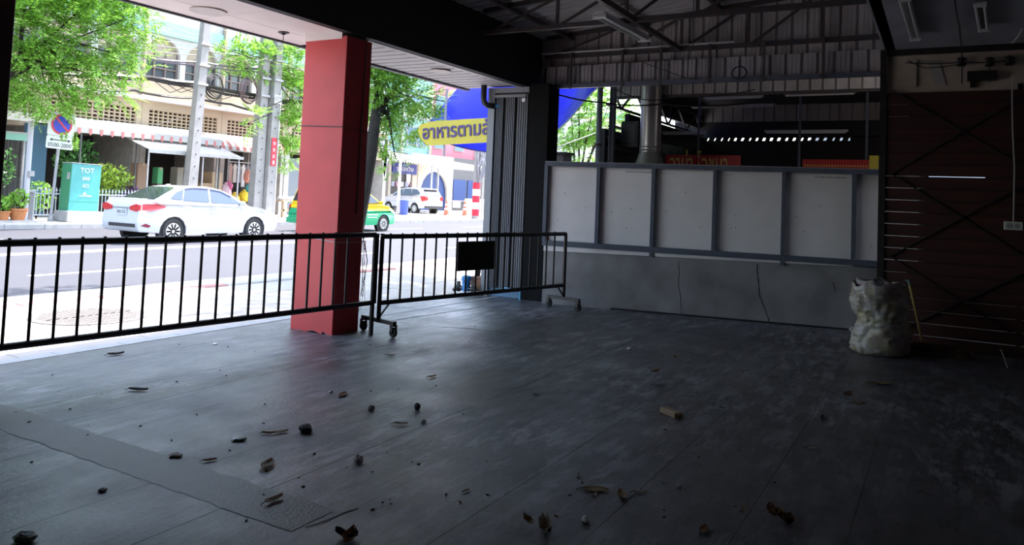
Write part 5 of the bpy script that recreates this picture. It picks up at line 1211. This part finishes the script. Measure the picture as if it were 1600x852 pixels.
MB().box(xb-.2, xc+1.0, Yb-2.2, Yb-2.0, 0, 1.2).build('garden_wall', M('pale_green_wall', (.50, .49, .38), .8), bb_)
MB().box(xl-3, xa-1.2, Yb+.6, Yb+.7, 0, 4.9).build('shop_back', G(.13, 'shop_grey'), bb_)
z0, z1 = b3(630, 272).z, b3(630, 256).z; s0, s1 = b3(612, 265).x, b3(650, 265).x
MB().box(s0, s1, Yb-.1, Yb, z0, z1).build('blue_sign', M('navy_sign', (.02, .03, .25), .4), bb_)
text('รสองวิง', (z1-z0)*.62, wl_, 'lettering', bb_, (s0+.45, Yb-.115, z0+.25), FACE_ST, .004, fit=(s1-s0)-1.0)
MB().box(s0, s1, Yb+.2, Yb+.5, 1.0, 2.2).build('display_case', G(.05, 'display_dark'), bb_)
for i in range(5): MB().box(s0+.2+i*.62, s0+.6+i*.62, Yb+.12, Yb+.2, 2.0, 2.4).build('poster', M('poster_%d' % (i % 3), [(.35, .36, .5), (.4, .2, .3), (.5, .5, .52)][i % 3], .5), bb_)
for x in (s0-.4, s1+.25): MB().box(x, x+.3, Yb-.05, Yb+.6, 0, 4.9).build('pier', cwall, bb_)
def frill(lab, A, B, yv, depth, Yq):
    t = thing('scalloped_awning', lab, 'awning', (0, 0, 0)); a, b = py(A[0], A[1], Yq), py(B[0], B[1], Yq); z = (a.z+b.z)/2
    MB().prism([(a.x, Yq, z), (a.x, Yb+.2, z+.75), (a.x, Yb+.2, z+.8), (a.x, Yq, z+.05)], (b.x-a.x, 0, 0)).build('sheet', awn, t)
    n = int((b.x-a.x)/.3)
    for i in range(n): MB().prism([(a.x+i*.3, Yq-.01, z+.04), (a.x+i*.3+.02, Yq-.01, z-depth*.7), (a.x+i*.3+.15, Yq-.01, z-depth), (a.x+i*.3+.28, Yq-.01, z-depth*.7), (a.x+i*.3+.3, Yq-.01, z+.04)], (0, .01, 0)).build('scallop', awn if i % 2 else M('scallop_pinkish', (.66, .55, .55), .6), t)
    MB().bar((a.x, Yq+.05, z-.1), (b.x, Yq+.05, z-.1), .08).build('front_beam', M('ochre_beam', (.5, .4, .26), .7), t)
    for x in (a.x+.3, b.x-.3): MB().bar((x, Yq+.1, .04), (x, Yq+.1, z), .1).build('post', concl, t)
frill('white scalloped awning over the navy shop sign', (592, 238), (681, 253), 0, .45, 33.2)
frill('white scalloped awning over the navy shutters', (684, 249), (760, 268), 0, .40, 33.6)
for (xa_, xb_, m_, lab, zt_) in ((628, 672, turq, 'turquoise upper house front beside the pink one', 13), (672, 745, pinkr, 'pink upper house front behind the blue tarp', 14), (745, 800, whw, 'white upper house front behind the clad pier', 12)):
    X0, X1 = py(xa_, 150, 40.).x, py(xb_, 150, 40.).x; t = thing('upper_house_front', lab, 'building', (0, 0, 0))
    MB().box(X0, X1, 40.0, 46, 4.2, zt_).build('wall', m_, t); k = 0
    for z in (5.6, 8.8):
        for x in (X0+.8, (X0+X1)/2+.3):
            f = MB().box(x, x+1.5, 39.9, 40, z, z+1.7).build('window', concl, t); MB().box(x+.1, x+1.4, 39.87, 39.91, z+.1, z+1.6).build('pane', M('blue_pane', (.06, .16, .3), .1), f)
    MB().box(X0, X1, 39.7, 40, 8.0, 8.25).build('ledge', whw, t); MB().box(X0, X1, 39.6, 40, zt_-.3, zt_).build('parapet', whw, t)
    MB().box(X0+.0, X0+.25, 39.8, 40, 4.5, zt_).build('corner_strip', whw, t)
# filler row further down the street
ks = 0
for X0 in range(72, 90, 6):
    m_ = [whw, beige, turq, whw, pinkr][ks % 5]; t = thing('terrace_house', ['white', 'beige', 'turquoise', 'second white', 'pink'][ks % 5]+' terrace house far down the street'+('' if ks < 5 else ' end'), 'building', (0, 0, 0))
    MB().box(X0, X0+5.9, 33, 41, 0, 10+ks % 3).build('wall', m_, t)
    for z in (4.6, 7.4):
        for x in (X0+.8, X0+3.4): f = MB().box(x, x+1.6, 32.9, 33, z, z+1.6).build('window', concl, t); MB().box(x+.1, x+1.5, 32.87, 32.91, z+.1, z+1.5).build('pane', M('grey_window_pane'), f)
    MB().prism([(X0, 31, 3.0), (X0, 33, 3.6), (X0, 33, 3.7), (X0, 31, 3.1)], (5.9, 0, 0)).build('awning', [awn, concl][ks % 2], t); ks += 1
# neighbour building beyond the kitchen on this side
nb = thing('neighbour_house', 'pale tin roofed neighbour house beyond the kitchen on the near side', 'building', (26, 0, 0))
MB().box(0, 8, -4, 5.0, -.1, 3.4).build('wall', whw, nb); MB().prism([(-.4, 5.6, 3.2), (-.4, .5, 4.6), (-.4, -4.4, 3.2)], (8.8, 0, 0)).build('roof', concl, nb)
MB().box(-.05, 0, 1, 2.4, .9, 2.2).build('window', M('grey_window_pane'), nb)
# cones with a notice between
for i, (x_, y_, lab) in enumerate(((697, 338, 'orange traffic cone nearer the parked SUV'), (726, 340, 'orange traffic cone nearer the striped pole'))):
    p = py(x_, y_, 30.4-.6*i); t = thing('traffic_cone', lab, 'traffic cone', (p.x, 30.4-.6*i, .04)); om = M('cone_orange', (.72, .12, .06), .5)
    MB().bbox(-.24, .24, -.24, .24, 0, .05, .02).build('base', om, t)
    MB().lathe([(.19, .05), (.055, 1.0), (.04, 1.02)], n=18).build('cone_body', om, t, smooth=40)
    for z in (.38, .66): MB().lathe([(.195-.135*(z/.97)+.02, z), (.195-.135*((z+.14)/.97)+.012, z+.14)], n=18).build('white_band', white, t)
    if i == 0: c0 = Vector(t.location)
    else: c1 = Vector(t.location)
nt_ = thing('hanging_notice', 'white notice hung on a bar between two orange cones', 'notice', c0+Vector((0, 0, 0))); d = c1-c0; L_ = d.length; nt_.rotation_euler = (0, 0, math.atan2(d.y, d.x))
MB().bar((.0, 0, 1.03), (L_, 0, 1.03), .05).build('bar', M('pink_bar', (.7, .4, .38), .5), nt_); MB().box(L_*.32, L_*.72, -.05, -.03, .55, .98).build('paper', white, nt_); text('ห้ามจอด', .22, G(.12, 'notice_ink'), 'lettering', nt_, (L_*.34, -.056, .68), FACE_ST, .002, fit=L_*.36)

# ================================================================== POLES AND CABLES
pcon = M('pole_concrete', (.34, .315, .30), .8, c2=(.27, .25, .24), scale=3, bump=.2)
def upole(label, foot, topx, w_, h_, rings=True):
    t = thing('utility_pole', label, 'utility pole', foot); n = 8
    MB().add([(-w_/2, -w_*.4, -.05), (w_/2, -w_*.4, -.05), (w_/2, w_*.4, -.05), (-w_/2, w_*.4, -.05), (topx-w_*.32, -w_*.28, h_), (topx+w_*.32, -w_*.28, h_), (topx+w_*.32, w_*.28, h_), (topx-w_*.32, w_*.28, h_)], [(0, 3, 2, 1), (4, 5, 6, 7), (0, 1, 5, 4), (1, 2, 6, 5), (2, 3, 7, 6), (3, 0, 4, 7)]).build('shaft', pcon, t)
    for z in (5.6, 6.4, 7.3): MB().box(topx*z/h_-.25, topx*z/h_+.25, -w_*.5, -w_*.3, z, z+.1).build('cross_arm', steel, t)
    for k in range(9): MB().cyl((topx*(1.2+k*.5)/h_, -w_*.42, 1.2+k*.5), (topx*(1.2+k*.5)/h_, -w_*.36, 1.2+k*.5), .03, n=8).build('climbing_hole', G(.08, 'hole_dark'), t)
    return t
upole('concrete utility pole behind the white sedan roof', (20.71, 27.15, .04), .41, .46, 10.5)
upole('grey concrete utility pole of the twin pair', (24.40, 27.35, .04), .12, .52, 10.5)
up3 = upole('paler concrete utility pole of the twin pair with red sign', (24.93, 27.15, .04), .18, .52, 10.5)
MB().box(-.12, .18, -.235, -.215, 2.45, 3.75).build('red_sign', srd, up3)
for i, ch in enumerate('ซชช8'): text(ch, .26, wl_, 'letter', up3, (.03, -.24, 3.42-i*.3), FACE_ST, .002, align='CENTER')
MB().box(-.1, .34, -.235, -.215, 5.35, 5.75).build('number_plate', white, up3); text('053', .26, G(.1, 'plate_ink'), 'number', up3, (.12, -.24, 5.45), FACE_ST, .002, align='CENTER', fit=.36)
MB().tube([(.28, -.2, .1), (.28, -.2, 3.2), (.3, -.2, 6)], .03, 6).build('cable_riser', M('pvc_pale', (.62, .6, .58), .4), up3)
# overhead cables: each spans from beyond the tree past the poles
def wire(pts, r, lab, Y=27.6, mat=black, name='overhead_cable'):
    P_ = [py(x, y, Y) for x, y in pts]; out = []
    for a, b in zip(P_, P_[1:]):
        for i in range(6): t = i/6; out.append(a.lerp(b, t)-Vector((0, 0, .12*4*t*(1-t)*min(1, (b-a).length/6))))
    out.append(P_[-1]); return tag(MB().tube(out, r, 5).build(name, mat), lab, 'cable', 'overhead cables between the poles')
vio = M('violet_grey_cable', (.16, .13, .16), .5)
wire([(20, 108), (170, 117), (235, 121), (308, 130), (408, 150), (470, 160), (640, 190)], .085, 'thick black cable bundle sagging between the utility poles')
wire([(150, 118), (235, 124), (308, 136), (408, 155), (470, 163)], .06, 'second black bundle tied under the thick one')
wire([(110, 138), (210, 141), (240, 148), (305, 153), (360, 163), (410, 176)], .05, 'lower ragged black cable bundle')
wire([(225, 90), (315, 97), (410, 108), (440, 112), (560, 128)], .05, 'violet grey cable bundle above the black one', mat=vio)
wire([(230, 92), (318, 103), (420, 113), (560, 132)], .035, 'second violet grey cable', mat=vio)
for i, (p_, lab) in enumerate((([(90, 0), (200, 33), (318, 62), (420, 98), (600, 150)], 'thin wire crossing in front of the turquoise band'), ([(180, 0), (252, 36), (318, 58), (425, 96), (620, 160)], 'thin wire descending from the soffit corner'), ([(220, 58), (318, 70), (420, 84)], 'thin wire along the arches top'), ([(220, 66), (318, 78), (420, 92)], 'thin wire just below the arches top'), ([(225, 77), (318, 86), (430, 104)], 'thin wire across the arched windows'), ([(330, 110), (380, 122), (430, 136)], 'short black drop wire beside the coils'), ([(340, 45), (420, 56), (470, 62)], 'grey wire high beside the twin poles'), ([(130, 170), (165, 180), (200, 205)], 'slanting guy wire over the breeze blocks'), ([(205, 205), (240, 195), (300, 178)], 'rising drop wire over the breeze blocks'))):
    wire(p_, .014 if i < 6 else .01, lab)
for i in range(7):
    x0 = rnd.uniform(230, 400); x1_ = x0+rnd.uniform(50, 70); by = lambda x: 121+(x-235)*.168; wire([(x0, by(x0)), ((x0+x1_)/2, by((x0+x1_)/2)+rnd.uniform(8, 24)), (x1_, by(x1_))], .016, 'slack loop of black cable drooping below the bundles', Y=27.6)
def coil(lab, xp, yp, r, mat):
    p = py(xp, yp, 27.3); t = thing('cable_coil', lab, 'cable coil', p)
    for k in range(5):
        rr_ = r*(1-.07*k); ox, oz = rnd.uniform(-.05, .05), rnd.uniform(-.06, .06); MB().tube([(ox+rr_*math.cos(a*PI/12)*(1+.05*math.sin(a*.8+k)), -.04*k+.03*math.sin(a), oz+rr_*1.15*math.sin(a*PI/12)) for a in range(25)], .022, 6, cap=False).build('loop', mat, t)
    MB().bar((0, 0, r), (0, 0, r+.35), .03).build('tie', black, t)
coil('black cable coil hanging beside the single utility pole', 334, 137, .50, black); coil('brown cable coil hanging between the poles', 388, 142, .52, M('brown_cable', (.14, .08, .08), .6))
sp_ = py(743, 330, 25.6); t = thing('striped_pole', 'pale pole with red and white bands wrapped in loose wires', 'utility pole', (sp_.x, 25.6, .03))
MB().cyl((0, 0, 0), (0, 0, 9), .24, .17, n=16).build('shaft', pcon, t, smooth=40)
for i in range(5): MB().lathe([(.245, .2+.42*i), (.245, .62+.42*i)], n=18).build('painted_band', [srd, white][i % 2], t)
mb = MB()
for i in range(26):
    a = rnd.uniform(0, 6.3); z = rnd.uniform(2.6, 3.3); R_ = rnd.uniform(.3, .95)
    MB().tube([(.15*math.cos(a), -.25, z-.4), (R_*math.cos(a), -.4, z+rnd.uniform(.3, .9)), (R_*.6*math.cos(a+1), -.35, z+rnd.uniform(1.0, 1.8)), (.1, -.2, z+2.4)], .022, 5).build('loose_wire', [vio, steel][i % 2], t)
p = py(622, 325, 31.5); t = thing('awning_post', 'thin white post standing before the parked SUV', 'post', (p.x, 31.5, .04)); MB().cyl((0, 0, 0), (0, 0, 4.1), .10, n=12).build('pipe', whw, t, smooth=40); MB().bbox(-.3, .3, -.3, .3, 0, .15, .02).build('base', concl, t)
p = py(625, 325, 31.0); t = thing('blue_bin', 'blue drum bin at the foot of the white post', 'bin', (p.x+.3, 30.9, .04)); MB().lathe([(.26, 0), (.30, .9), (.31, .92)], n=16).build('drum', M('bin_blue', (.04, .08, .32), .5), t, smooth=40); MB().lathe([(.32, .92), (.3, .97)], n=16).build('lid', M('bin_blue'), t)
t = thing('feather_flag', 'tattered printed cloth banner hanging by the awning', 'banner', py(606, 240, 31)); MB().prism([(-.9, 0, .9), (.4, 0, .9), (.1, 0, -.2), (-.25, 0, -1.6), (-.6, 0, -.1)], (0, .03, 0)).build('cloth', M('printed_banner', (.55, .42, .5), .6, c2=(.3, .3, .5), scale=2.5, contrast=(.45, .55)), t); MB().bar((-1.0, 0, .92), (.5, 0, .92), .04).build('rod', steel, t)

# ================================================================== TARP, YELLOW SIGN
A, B, C_, D_ = px(652, 214, 12.6), px(818, 250, 11.0), px(948, 126, 11.6), px(752, 96, 14.5)
tm = bpy.data.materials.new('blue_tarpaulin'); tm.use_nodes = True
n_ = tm.node_tree; b_ = n_.nodes['Principled BSDF']; b_.inputs['Base Color'].default_value = (.012, .02, .62, 1); b_.inputs['Roughness'].default_value = .4
tr_ = n_.nodes.new('ShaderNodeBsdfTranslucent'); tr_.inputs[0].default_value = (.015, .015, .85, 1); mx_ = n_.nodes.new('ShaderNodeMixShader'); mx_.inputs[0].default_value = .6
n_.links.new(b_.outputs[0], mx_.inputs[1]); n_.links.new(tr_.outputs[0], mx_.inputs[2]); n_.links.new(mx_.outputs[0], n_.nodes['Material Output'].inputs[0])
N = 40; vs_ = []; fs = []; nrm = (B-A).cross(D_-A).normalized()
for j in range(N+1):
    for i in range(N+1):
        u, v = i/N, j/N; p = A*(1-u)*(1-v)+B*u*(1-v)+C_*u*v+D_*(1-u)*v
        fold = .05*math.sin(u*26+v*9)*v*v*u+.03*math.sin(u*9+v*4)-.28*4*u*(1-u)*v*(1-v)*.6
        vs_.append(p+nrm*fold)
fs = [(j*(N+1)+i, j*(N+1)+i+1, (j+1)*(N+1)+i+1, (j+1)*(N+1)+i) for j in range(N) for i in range(N)]
tp = thing('blue_tarp', 'bright blue tarpaulin stretched beyond the clad pier', 'tarp', (0, 0, 0)); MB().add(vs_, fs).build('sheet', tm, tp, smooth=True)
hem = [vs_[j*(N+1)+N] for j in range(N+1)]; MB().tube(hem, .012, 5).build('hem_rope', M('pale_rope', (.55, .58, .6), .7), tp)
MB().tube([vs_[i] for i in range(N+1)], .012, 5).build('hem_rope', M('hem_shadow_navy', (.02, .02, .2), .7), tp)  # lower hem coloured navy for the shadow along that edge
MB().tube([A, A+Vector((-.4, .2, .3))], .01, 5).build('guy_rope', M('pale_rope'), tp); MB().tube([B, px(800, 330, 11.5)], .008, 5).build('guy_rope', M('pale_rope'), tp)
ys_ = thing('yellow_shop_sign', 'yellow banner sign with purple Thai lettering before the blue tarp', 'sign', (11.3, 0, 0)); k = 11.3
P4 = [px(x, y, 11.3) for x, y in ((672, 190), (656, 195), (653, 205), (657, 216), (665, 226), (676, 227), (770, 222), (840, 219), (840, 181), (770, 184), (730, 186))]
MB().prism([(0, p.y, p.z) for p in P4], (.04, 0, 0)).build('banner', M('sign_yellow', (.70, .55, .04), .5, c2=(.6, .47, .06), scale=2), ys_)
a, b = px(660, 217.5, 11.3), px(771, 209, 11.3)
hgt = a.z; pur = M('purple_letter', (.07, .03, .17), .4)
tx = text('อาหารตามสั่ง', .345, pur, 'lettering', ys_, (-.012, a.y, a.z), (R(90)-0, 0, R(-90)), .006, fit=abs(b.y-a.y)*1.06, bold=.007)
tx.rotation_euler = (Matrix.Rotation(-math.atan2(b.z-a.z, a.y-b.y), 3, 'X').to_4x4() @ Matrix.Rotation(R(-90), 4, 'Z') @ Matrix.Rotation(R(90), 4, 'X')).to_euler()
for y in (P4[0].y-.3, P4[7].y+.1): MB().bar((.06, y, P4[5].z-.2), (.06, y, P4[0].z+.6), .03).build('hanger', steel, ys_)
t = tag(MB().tube([px(850, 238, 11.5), px(930, 208, 13)], .012, 5).build('guy_rope', M('pale_rope')), 'pale rope sloping under the tarp to the pale steel post', 'rope')
o = thing('service_box', 'grey flat topped box standing outside beyond the black post', 'box', (px(860, 250, 11.0).x, px(862, 250, 11.0).y, 0)); MB().bbox(0, .3, -.22, .25, 1.2, 2.22, .01).build('case', M('mauve_grey', (.2, .17, .18), .7), o); MB().box(-.03, .33, -.26, .28, 2.22, 2.26).build('lid', G(.05, 'lid_dark'), o); MB().bar((.15, 0, 0), (.15, 0, 1.2), .08).build('leg', dksteel, o)

# ================================================================== TREES
def frond(mb, p, d, L_, ls, rr, droop=.35, pairs=9):
    side = d.cross(Vector((0, 0, 1)))
    if side.length < .05: side = Vector((1, 0, 0))
    side.normalize(); q = p.copy(); dd = d.copy()
    for i in range(pairs):
        dd = (dd-Vector((0, 0, droop/pairs))).normalized(); q = q+dd*(L_/pairs)
        for s_ in (-1, 1):
            l_ = ls*rr.uniform(.75, 1.2)*math.sin(PI*(.2+.75*(i+1)/pairs)); e = (side*s_*.85+dd*.5+Vector((0, 0, rr.uniform(-.45, .1)))).normalized()*l_; w_ = dd*l_*.26
            mb.add([q, q+e*.5-w_, q+e, q+e*.5+w_], [(0, 1, 2, 3)])
def tree(name, label, base, trunk, tr_r, blobs, nf, fl, ls, mat, seed=0, branches=8):
    rr = random.Random(seed); t = thing(name, label, 'tree', base); base = Vector(base)
    MB().tube([Vector(p) for p in trunk], tr_r, 10).build('trunk', bark, t, smooth=True)
    top = Vector(trunk[-1]); mid = Vector(trunk[max(0, len(trunk)-2)])
    for k in range(branches):
        c, r = blobs[k % len(blobs)]; e = Vector(c)+Vector((rr.uniform(-.6, .6)*r[0], rr.uniform(-.6, .6)*r[1], rr.uniform(-.3, .6)*r[2])); s0 = mid.lerp(top, rr.random())
        MB().tube([s0, s0.lerp(e, .5)+Vector((0, 0, .3)), e], [tr_r[-1]*.5, tr_r[-1]*.35, tr_r[-1]*.12], 6).build('branch', bark, t)
    mb = MB(); wt_ = lambda r: r[0]*r[1]*r[2]*(r[3] if len(r) > 3 else 1); tot = sum(wt_(r) for c, r in blobs)
    for c, r in blobs:
        for i in range(max(4, int(nf*wt_(r)/tot))):
            while 1:
                p = Vector((rr.uniform(-1, 1), rr.uniform(-1, 1), rr.uniform(-1, 1)))
                if .25 < p.length < 1: break
            d = (p.normalized()*.7+Vector((rr.uniform(-.7, .7), rr.uniform(-.7, .7), rr.uniform(-.3, .5)))).normalized()
            frond(mb, Vector((p.x*r[0], p.y*r[1], p.z*r[2]))+Vector(c), d, fl*rr.uniform(.7, 1.3), ls, rr)
    f = mb.build('crown', mat, t); f['kind'] = 'stuff'
    return t
def rel(p, b): return tuple(Vector(p)-Vector(b))
b0 = (11.6, 26.0, .04)
bl = [(rel(py(x, y, Y), b0), r) for x, y, Y, r in ((60, 40, 26, (1.7, 1.3, 1.5)), (140, 60, 25.6, (1.8, 1.3, 1.6)), (60, 120, 26, (1.5, 1.2, 1.1)), (190, 30, 25.4, (1.3, 1.1, 1.0)), (205, 90, 25.5, (.8, .9, .7)), (140, 130, 25.6, (1.2, 1.0, .7)), (185, 142, 25.5, (.75, .7, .35)), (70, 160, 26, (1.0, .9, .55)), (112, 195, 26.2, (.35, .4, .45)), (10, 60, 26.4, (1.6, 1.3, 2.0)), (160, -40, 25.8, (2.2, 1.5, 1.6)), (40, -50, 26, (2.2, 1.5, 1.6)))]
tree('street_tree', 'big feathery green street tree above the no parking sign', b0, [(0, 0, 0), (.2, 0, 2), (.9, 0, 4.0), (2.0, -.2, 6.0)], [.22, .19, .15, .10], bl, 3200, .75, .17, lfm, 3, 12)
b1 = (28.0, 27.4, .04)
bl = [(rel(py(x, y, Y), b1), r) for x, y, Y, r in ((405, 95, 27.6, (.9, .9, .8)), (450, 100, 27.6, (1.0, .9, 1.0)), (455, 150, 27.4, (.8, .8, 1.0)), (450, 205, 27.2, (.8, .7, .9)), (450, 240, 27.2, (.55, .6, .7)), (370, 88, 27.8, (.7, .7, .6)), (345, 92, 27.8, (.45, .5, .35)), (400, 185, 26.6, (.35, .4, .5)), (380, 200, 26.6, (.3, .3, .2)), (440, 70, 27.6, (1.0, .9, .5)))]
tree('street_tree', 'light green feathery tree around the twin utility poles', b1, [(0, 0, 0), (-.05, 0, 2), (-.2, 0, 4.2), (-.5, 0, 6.0)], [.16, .13, .1, .07], bl, 1100, .65, .17, lfm, 5, 9)
b4 = py(560, 440, 9.15); b4 = (b4.x, 9.15, -.03)
tk = [rel(py(x, y, 9.15), b4) for x, y in ((533, 440), (556, 365), (569, 300), (580, 235), (585, 196), (592, 140))]
bl = [(rel(py(x, y, Y), b4), r) for x, y, Y, r in ((610, 150, 9.2, (.55, .6, .55)), (640, 190, 9.0, (.5, .6, .35)), (650, 150, 9.4, (.5, .55, .35)), (590, 120, 9.2, (.5, .6, .5)), (605, 215, 9.2, (.38, .45, .3)), (680, 190, 9.2, (.35, .3, .14)), (618, 255, 9.1, (.2, .3, .2)), (690, 160, 9.6, (.35, .35, .2)), (590, 60, 9.2, (1.0, .9, .7)), (680, 60, 9.2, (1.0, .9, .6)))]+[(rel(c_, b4), r_) for c_, r_ in (((10.9, 6.9, 5.5), (2.2, 1.25, .6, .6)), ((12.8, 6.9, 5.4), (1.8, 1.25, .6, .6)), ((9.0, 10.2, 5.6), (1.4, .9, .6, .3)))]  # last three blobs: unseen crown added to shade pavement and road
tree('street_tree', 'dark trunked feathery tree on the near kerb behind the red column', b4, tk, [.15, .13, .12, .115, .10, .07], bl, 5200, .36, .085, lfm, 9, 10)
b5 = (34, 13.5, -.1)
b5 = Vector(px(900, 300, 24)); b5 = (24, b5.y, -.1)
bl = [(rel(px(x, y, 24), b5), r) for x, y, r in ((900, 190, (1.0, .9, .8)), (930, 180, (.9, .7, .9)), (905, 235, (.8, .6, .6)), (960, 190, (.8, .6, .9)), (925, 150, (.9, .7, .6)), (885, 220, (.5, .6, .5)), (975, 160, (.7, .6, .7)))]
tree('garden_tree', 'leafy tree seen under the tarp beyond the kitchen opening', b5, [(0, 0, 0), (0, 0, 1.2), (.1, -.1, 2.4)], [.14, .12, .09], bl, 620, .5, .15, lfm, 12, 7)
